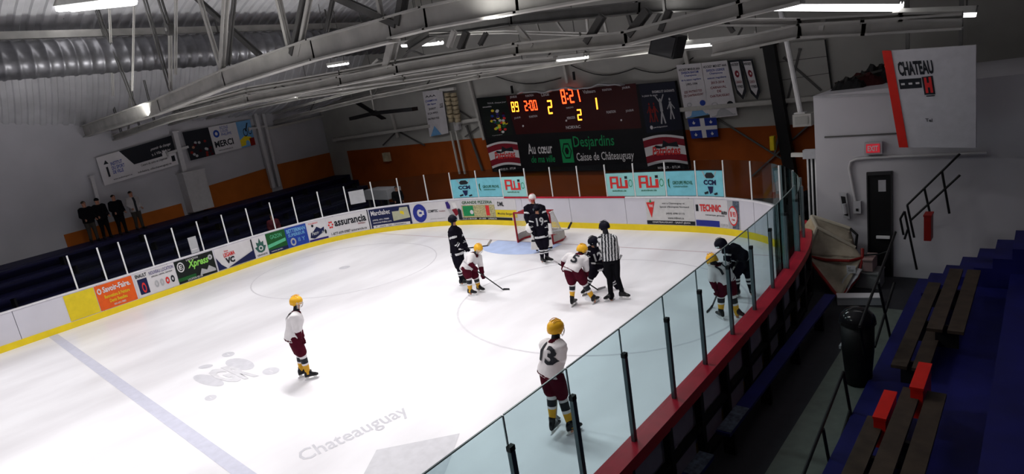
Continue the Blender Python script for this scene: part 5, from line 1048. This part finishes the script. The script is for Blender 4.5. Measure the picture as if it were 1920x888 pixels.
# --- number 13, near glass
p = person('hockey_player', 'hockey player in white number 13 and gold helmet standing just inside the near glass', (1057, 812), dict(
    head=(1042.5, 615, 0.02), neck=(1042, 636, 0), pelvis=(1032, 692, -.02), shL=(1023, 646, .16), shR=(1050, 647, -.12), elL=(1026, 672, .30), wrL=(1040, 692, .34), elR=(1053, 669, -.10), wrR=(1049, 691, .06),
    knL=(1034, 738, .0), knR=(1054, 743, .08), anL=(1036, 788, -.04), anR=(1071, 802, -.05), toL=(1048, 792, .1), toR=(1092, 811, .04)), W, front=(-.3, 1, 0), look=(.25, 1, -.05), number=('13', -1, .30, .30, .05, -.05))
stick('black hockey stick held low by the white player number 13', PX(p, 1046, 684, .42), PX(p, 1042, 782, .3), PX(p, 1052, 790, .55), 'stick_pale')
# --- player alone on the left
p = person('hockey_player', 'lone hockey player in white and gold helmet standing on open ice at the left', (577, 711), dict(
    head=(556, 566, 0), neck=(556, 583, 0), pelvis=(549, 629, 0), shL=(550, 592, .16), shR=(553, 593, -.16), elL=(560, 614, .22), wrL=(566, 632, .16), elR=(556, 616, -.22), wrR=(562, 633, -.14),
    knL=(562, 662, .12), knR=(567, 664, -.08), anL=(565, 693, .2), anR=(578, 700, -.05), toL=(580, 697, .2), toR=(594, 707, -.08)), W, front=(1, .6, 0), look=(1, .55, -.05), number=('7', -1, .30, .2, .0, 0))
stick('pale hockey stick held upright by the lone player at the left', PX(p, 563, 634, .1), PX(p, 574, 700, .25), PX(p, 585, 705, .3), 'stick_pale', 'stick_pale')
# --- white player, bent, left pair
p = person('hockey_player', 'bent white hockey player in gold helmet with his stick reaching right on the left pair', (890, 551), dict(
    head=(897, 466, -.08), neck=(891, 475, -.06), pelvis=(876, 500, .06), shL=(897, 481, .12), shR=(884, 481, -.2), elL=(901, 497, .12), wrL=(904, 512, .0), elR=(880, 492, -.36), wrR=(888, 499, -.38),
    knL=(892, 519, .1), knR=(879, 519, -.1), anL=(898, 539, .1), anR=(882, 547, -.08), toL=(906, 543, .0), toR=(892, 551, -.16)), W, front=(1, -.2, 0), look=(1, -.2, -.35))
stick('long black hockey stick reaching right from the bent white player at left', PX(p, 868, 489, -.4), BK(944, 543), BK(956, 542), 'stick_black')
# --- dark player behind him
p = person('hockey_player', 'dark-shirted hockey player standing behind the bent white player on the left', (868, 534), dict(
    head=(849, 412, 0), neck=(851, 423, 0), pelvis=(857, 472, 0), shL=(859, 432, .16), shR=(846, 434, -.14), elL=(868, 450, .14), wrL=(874, 462, .0), elR=(852, 455, -.24), wrR=(868, 464, -.26),
    knL=(864, 499, .1), knR=(861, 502, -.08), anL=(871, 519, .16), anR=(866, 528, -.06), toL=(880, 522, .16), toR=(876, 532, -.1)), D, front=(1, .3, 0), look=(1, .2, -.1), number=('14', -1, .26, .24, 0, 0))
stick('black hockey stick held level by the dark player on the left', PX(p, 860, 467, -.3), PX(p, 915, 460, -.1), PX(p, 921, 449, -.05), 'stick_black', 'stick_pale')
# --- dark player in front of the goal
p = person('hockey_player', 'dark-shirted hockey player standing in front of the goal crease', (1022, 493), dict(
    head=(1007, 391, 0), neck=(1008, 401, 0), pelvis=(1014, 440, 0), shL=(1019, 408, .04), shR=(998, 408, -.04), elL=(1023, 422, -.04), wrL=(1025, 433, -.14), elR=(995.5, 421, -.08), wrR=(1000, 431, -.14),
    knL=(1023, 462, 0), knR=(1015, 462, 0), anL=(1026, 483, 0), anR=(1017, 487, 0), toL=(1034, 487, -.06), toR=(1021, 492, -.12)), D, front=(.2, -1, 0), look=(.3, -1, -.05), number=('19', 1, .26, .24, 0, 0))
# --- number 5, faceoff
W5 = dict(W)
p = person('hockey_player', 'crouching white hockey player number 5 taking the faceoff', (1096, 571), dict(
    head=(1092, 468, .14), neck=(1087, 476, .10), pelvis=(1073, 502, -.04), shL=(1067, 481, .1), shR=(1096, 486, -.02), elL=(1058, 487, .28), wrL=(1056, 497, .25), elR=(1099, 502, .1), wrR=(1099, 517, .18),
    knL=(1073, 531, .04), knR=(1095, 530, .06), anL=(1073, 559, .0), anR=(1114, 562, .0), toL=(1079, 563, .12), toR=(1121, 566, .1)), W5, front=(.3, 1, -.6), look=(.6, .8, -.35), number=('5', -1, .24, .16, .0, -.05))
stick('hockey stick of the crouching number 5, blade resting near the faceoff spot', PX(p, 1038, 488, .36), BK(1121, 543), BK(1134, 538), 'stick_black', 'ad_grey')
# --- opposing dark centre
p = person('hockey_player', 'crouching dark hockey player facing number 5 at the faceoff', (1120, 548), dict(
    head=(1112, 453, -.08), neck=(1114, 463, -.04), pelvis=(1125, 497, .06), shL=(1128, 468, .06), shR=(1105, 468, -.02), elL=(1134, 483, 0), wrL=(1136, 496, -.12), elR=(1101, 477, -.1), wrR=(1105, 491, -.22),
    knL=(1146, 521, -.02), knR=(1110, 516, -.05), anL=(1158, 540, .1), anR=(1099, 540, -.02), toL=(1164, 545, .0), toR=(1093, 545, -.12)), D, front=(-.5, -1, -.2), look=(-.7, -.9, -.4), number=('12', 1, .22, .22, 0, -.03))
stick('hockey stick of the crouching dark centre, pale blade raised behind the referee', PX(p, 1106, 493, -.26), PX(p, 1157, 496, .1), PX(p, 1165, 477, .14), 'stick_black', 'ad_grey')
# --- linesman
RF = dict(style='stripes', top='stripe_white', trim='ink', pants='coat_dark', long=True, helmet='helmet_dark', glove=False, cage=False, pad=.03, hem=.0, ppad=.02)
p = person('referee', 'referee in black and white striped shirt standing at the faceoff', (1156, 562), dict(
    head=(1133, 425, 0), neck=(1136, 438, 0), pelvis=(1146, 486, 0), shL=(1126.5, 447, 0), shR=(1150, 446, 0), elL=(1128, 466, .08), wrL=(1132, 482, .12), elR=(1156, 466, .05), wrR=(1157, 483, .1),
    knL=(1143, 522, .0), knR=(1157, 519, .02), anL=(1146, 558, 0), anR=(1166, 545, .0), toL=(1136, 564, -.06), toR=(1174, 550, -.04)), RF, front=(-.5, .5, 0), look=(-1, .25, -.2))
# --- white 17 near right glass
p = person('hockey_player', 'white hockey player number 17 in gold helmet battling near the right glass', (1366, 597), dict(
    head=(1335, 487, -.05), neck=(1341, 495, -.02), pelvis=(1359, 521, .03), shL=(1337, 503, -.1), shR=(1357, 497, .12), elL=(1334, 521, -.16), wrL=(1341, 539, -.1), elR=(1366, 508, .16), wrR=(1362, 520, .3),
    knL=(1352, 552, .0), knR=(1373, 551, .06), anL=(1352, 585, -.02), anR=(1383, 590, .05), toL=(1346, 590, .1), toR=(1388, 594, .0)), W, front=(-.2, .8, -.6), look=(-.5, .8, -.5), number=('17', -1, .24, .26, .0, .03))
stick('hockey stick of the white number 17 pointing down left to the ice', PX(p, 1352, 534, .2), BK(1335, 575), BK(1328, 586), 'stick_black')
# --- dark 10 beside
p = person('hockey_player', 'dark hockey player leaning over beside number 17 near the right glass', (1397, 556), dict(
    head=(1351, 458, -.15), neck=(1361, 462, -.08), pelvis=(1391, 480, .1), shL=(1380, 462, .05), shR=(1364, 468, -.22), elL=(1378, 484, -.02), wrL=(1373, 499, -.14), elR=(1363, 486, -.3), wrR=(1368, 501, -.3),
    knL=(1402, 512, .1), knR=(1381, 513, -.08), anL=(1410, 548, .1), anR=(1382, 546, -.05), toL=(1414, 554, -.04), toR=(1375, 551, -.14)), D, front=(-.8, -.6, -.5), look=(-.9, -.5, -.4))
stick('hockey stick held across the body by the leaning dark player', PX(p, 1384, 488, -.3), PX(p, 1362, 525, -.3), BK(1352, 548), 'stick_pale')
# --- goalkeeper
GK = dict(D, style='dark', pad=.10, helmet='pad_white', cage=True, cagemat='ad_red', bands=[(1, 'pad_white')], sock=1.35, bulk=1.1, vent='ad_red', ppad=.07)
p = person('goalkeeper', 'goalkeeper in white mask and white pads standing before the net behind the dark player', (1018, 470), dict(
    head=(998, 371, 0), neck=(1000, 382, 0), pelvis=(1010, 422, 0), shL=(1015, 390, .02), shR=(989, 390, -.02), elL=(1022, 406, -.1), wrL=(1028, 421, -.22), elR=(988, 407, -.1), wrR=(992, 420, -.22),
    knL=(1021, 440, -.05), knR=(1005, 440, -.05), anL=(1026, 460, -.02), anR=(1007, 463, -.02), toL=(1032, 463, -.1), toR=(1007, 467, -.16)), GK, front=(.5, -1, 0), look=(.3, -1, -.05))
for s_, px0, py0, px1, py1 in (('right', 1003, 425, 1003, 467), ('left', 1021, 425, 1030, 462)):
    a, b_ = PX(p, px0, py0, -.16), PX(p, px1, py1, -.16); b_.z = max(b_.z, .06); d = (b_-a).normalized(); fw = Vector((p.fwd.x, p.fwd.y, 0)).normalized(); sd = d.cross(fw).normalized()
    k = MB().box((a+b_)/2, ((b_-a).length, .25, .12), (d, sd, fw)).build('leg_pad', 'pad_white', p.root)
    for t in (.25, .6): MB().box(a.lerp(b_, t)+fw*.062, (.07, .25, .01), (d, sd, fw)).build('pad_stripe', 'ink', k)
for w_, nm in ((p.j['gripL'], 'blocker'), (p.j['gripR'], 'catching_glove')):
    if nm == 'blocker': MB().box(w_+p.fwd*.05, (.22, .06, .36)).build(nm, 'pad_white', p.root)
    else: MB().ell(w_+p.fwd*.04, (.15, .08, .17)).build(nm, 'pad_white', p.root, True)
stick('goalkeeper stick held level with its black blade turned up', PX(p, 1020, 435, -.3), PX(p, 1066, 429, -.2), PX(p, 1072, 416, -.2), 'ad_grey')
# --- goal net
mat('goal_red', (.26, .012, .02), .4)
def gp_(x, y, z): return Vector((x, y, z))
XL, XR, GH = onz(971.6, 454.4).x, onz(1037.8, 458).x, 1.12
GYL, GYR = onz(971.6, 454.4).y, onz(1037.8, 458).y
g = thing('hockey_goal', ((XL+XR)/2, 0, 0), 'red-framed hockey goal with pale netting on the goal line', 'goal')
P = lambda t, dy, z: Vector((XL+(XR-XL)*t, GYL+(GYR-GYL)*t+dy, z))
for t in (0, 1): MB().tube([P(t, 0, 0), P(t, 0, GH)], .035, 10).build('post', 'goal_red', g)
MB().tube([P(0, 0, GH), P(1, 0, GH)], .035, 10).build('crossbar', 'goal_red', g)
base = [P(0, 0, .04), P(-.04, .45, .04), P(.06, .85, .04), P(.3, 1.0, .04), P(.7, 1.0, .04), P(.94, .85, .04), P(1.04, .45, .04), P(1, 0, .04)]
MB().tube(base, .035, 8).build('base_frame', 'goal_red', g)
topf = [P(0, 0, GH), P(.05, .3, GH), P(.2, .48, GH), P(.8, .48, GH), P(.95, .3, GH), P(1, 0, GH)]
MB().tube(topf, .018, 8).build('top_frame', 'pad_white', g)
tb = catmull([(p_.x, p_.y) for p_ in topf], 6); bb = catmull([(p_.x, p_.y) for p_ in base], 4)
def along(C, t):
    f_ = t*(len(C)-1); i = min(int(f_), len(C)-2); return C[i].lerp(C[i+1], f_-i)
mb = MB(); nu, nv = 44, 16
for i in range(nu+1):
    t = i/nu; a = along(tb, t)+Vector((0, 0, GH)); b_ = along(bb, t)+Vector((0, 0, .04)); mb.bar(a, b_, .006, .006, (0, 1, 0))
for j_ in range(1, nv):
    v = j_/nv
    for i in range(0, nu, 2):
        q = [along(tb, (i+d)/nu).lerp(along(bb, (i+d)/nu), v)+Vector((0, 0, GH+(.04-GH)*v)) for d in (0, 2)]; mb.bar(q[0], q[1], .006, .006)
for i in range(1, 12): mb.bar(P(i/12, 0, GH), P(i/12, .45, GH), .006, .006)
tag(mb.build('netting', 'net_white', g), kind='stuff')
sk = MB(); sk.grid(lambda u, v: along(bb, u)+Vector((0, 0, .05+.25*v)), 20, 1); sk.build('lower_skirt', 'net_skirt' if mat('net_skirt', (.42, .40, .38), .8) else '', g)
mb = MB().slab(lambda u, v, t: P(.08+.84*u, .1+.34*v, GH+.01+t), 2, 1, .02); mb.build('top_padding', 'goal_red', g)
MB().tube([P(.5, 0.02, .04), P(.5, .95, .04)], .02, 6).build('centre_base_bar', 'pad_white', g)
# --- spectators on the left stand
SP = dict(style='plain', top='coat_dark', trim='coat_dark', pants='coat_dark', long=True, glove=False, pad=.03, hem=.1, skates=False, topname='jacket', z=1.98, ppad=.02)
def stander(px, py, K, lab, name='person', z=1.98, lean=0, h=1.74, face=(1, .2, 0), plane=None, lookd=None):
    G = onL(px, py, .85) if plane is None else plane; G = Vector((G.x, G.y, z)); fhh = Vector((G.x-CPOS.x, G.y-CPOS.y, 0)).normalized(); F = Vector(face).normalized(); Rr = F.cross(Vector((0, 0, 1))); s_ = h/1.74
    pts = dict(head=(0, 0, 1.62), neck=(0, 0, 1.47), pelvis=(0, -.02, .93), shL=(-.19, 0, 1.41), shR=(.19, 0, 1.41), elL=(-.25, -.02, 1.14), elR=(.25, -.02, 1.14), wrL=(-.20, .18, .98), wrR=(.2, .18, 1.0), knL=(-.10, .03, .50), knR=(.11, .0, .50), anL=(-.12, 0, .09), anR=(.14, -.02, .09), toL=(-.14, .18, .04), toR=(.18, .18, .04))
    JJ = {}
    for k, (x, y, zz) in pts.items():
        w = G+Rr*x*s_+F*y*s_+Vector((0, 0, zz*s_)); d = w-CPOS; q = d.dot(FW); JJ[k] = (960+F_PX*d.dot(RT)/q, 444-F_PX*d.dot(UP)/q, (w-G).dot(fhh))
    return person(name, lab, G, JJ, dict(K, z=z), front=F, look=lookd or F, vox=.025)
stander(262, 421, dict(SP, top='coat_white', trim='ink', style='open', pants='trouser'), 'spectator in a pale open jacket standing by the orange wall at left')
stander(231, 431, SP, 'spectator in black with hands low standing second from the pale jacket')
stander(202, 442, dict(SP, hat='coat_dark'), 'spectator in a dark cap standing third from the pale jacket')
stander(180, 455, dict(SP, pants='trouser'), 'spectator in dark clothes at the extreme left edge of the picture')
# --- two men in the far right corner
a = ony(1509, 440, 0); 
stander(0, 0, dict(SP, bald=True, hair='skin'), 'bald man in black standing behind the far right corner glass', z=0, plane=Vector((9.0, 1.12, 0)), face=(-.3, -1, 0), h=1.76)
stander(0, 0, dict(SP), 'man in black half hidden by the folded white bars', z=0, plane=Vector((9.12, 1.68, 0)), face=(-.5, -1, 0), h=1.64)
# --- seated spectators seen dimly through the left glass
stander(0, 0, dict(SP, top='wine2' if mat('wine2', (.10, .012, .02), .8) else '', trim='ink'), 'spectator in dark red standing behind the left glass above the green panel', z=.0, plane=Bp(s_at(535, 424, BH), 0, -1.3), face=(1, -.2, 0), h=1.7)
stander(0, 0, SP, 'dark figure standing behind the glass near the covered table', z=.0, plane=Bp(s_at(716, 386, BH), 0, -2.6), face=(1, -.6, 0), h=1.7)
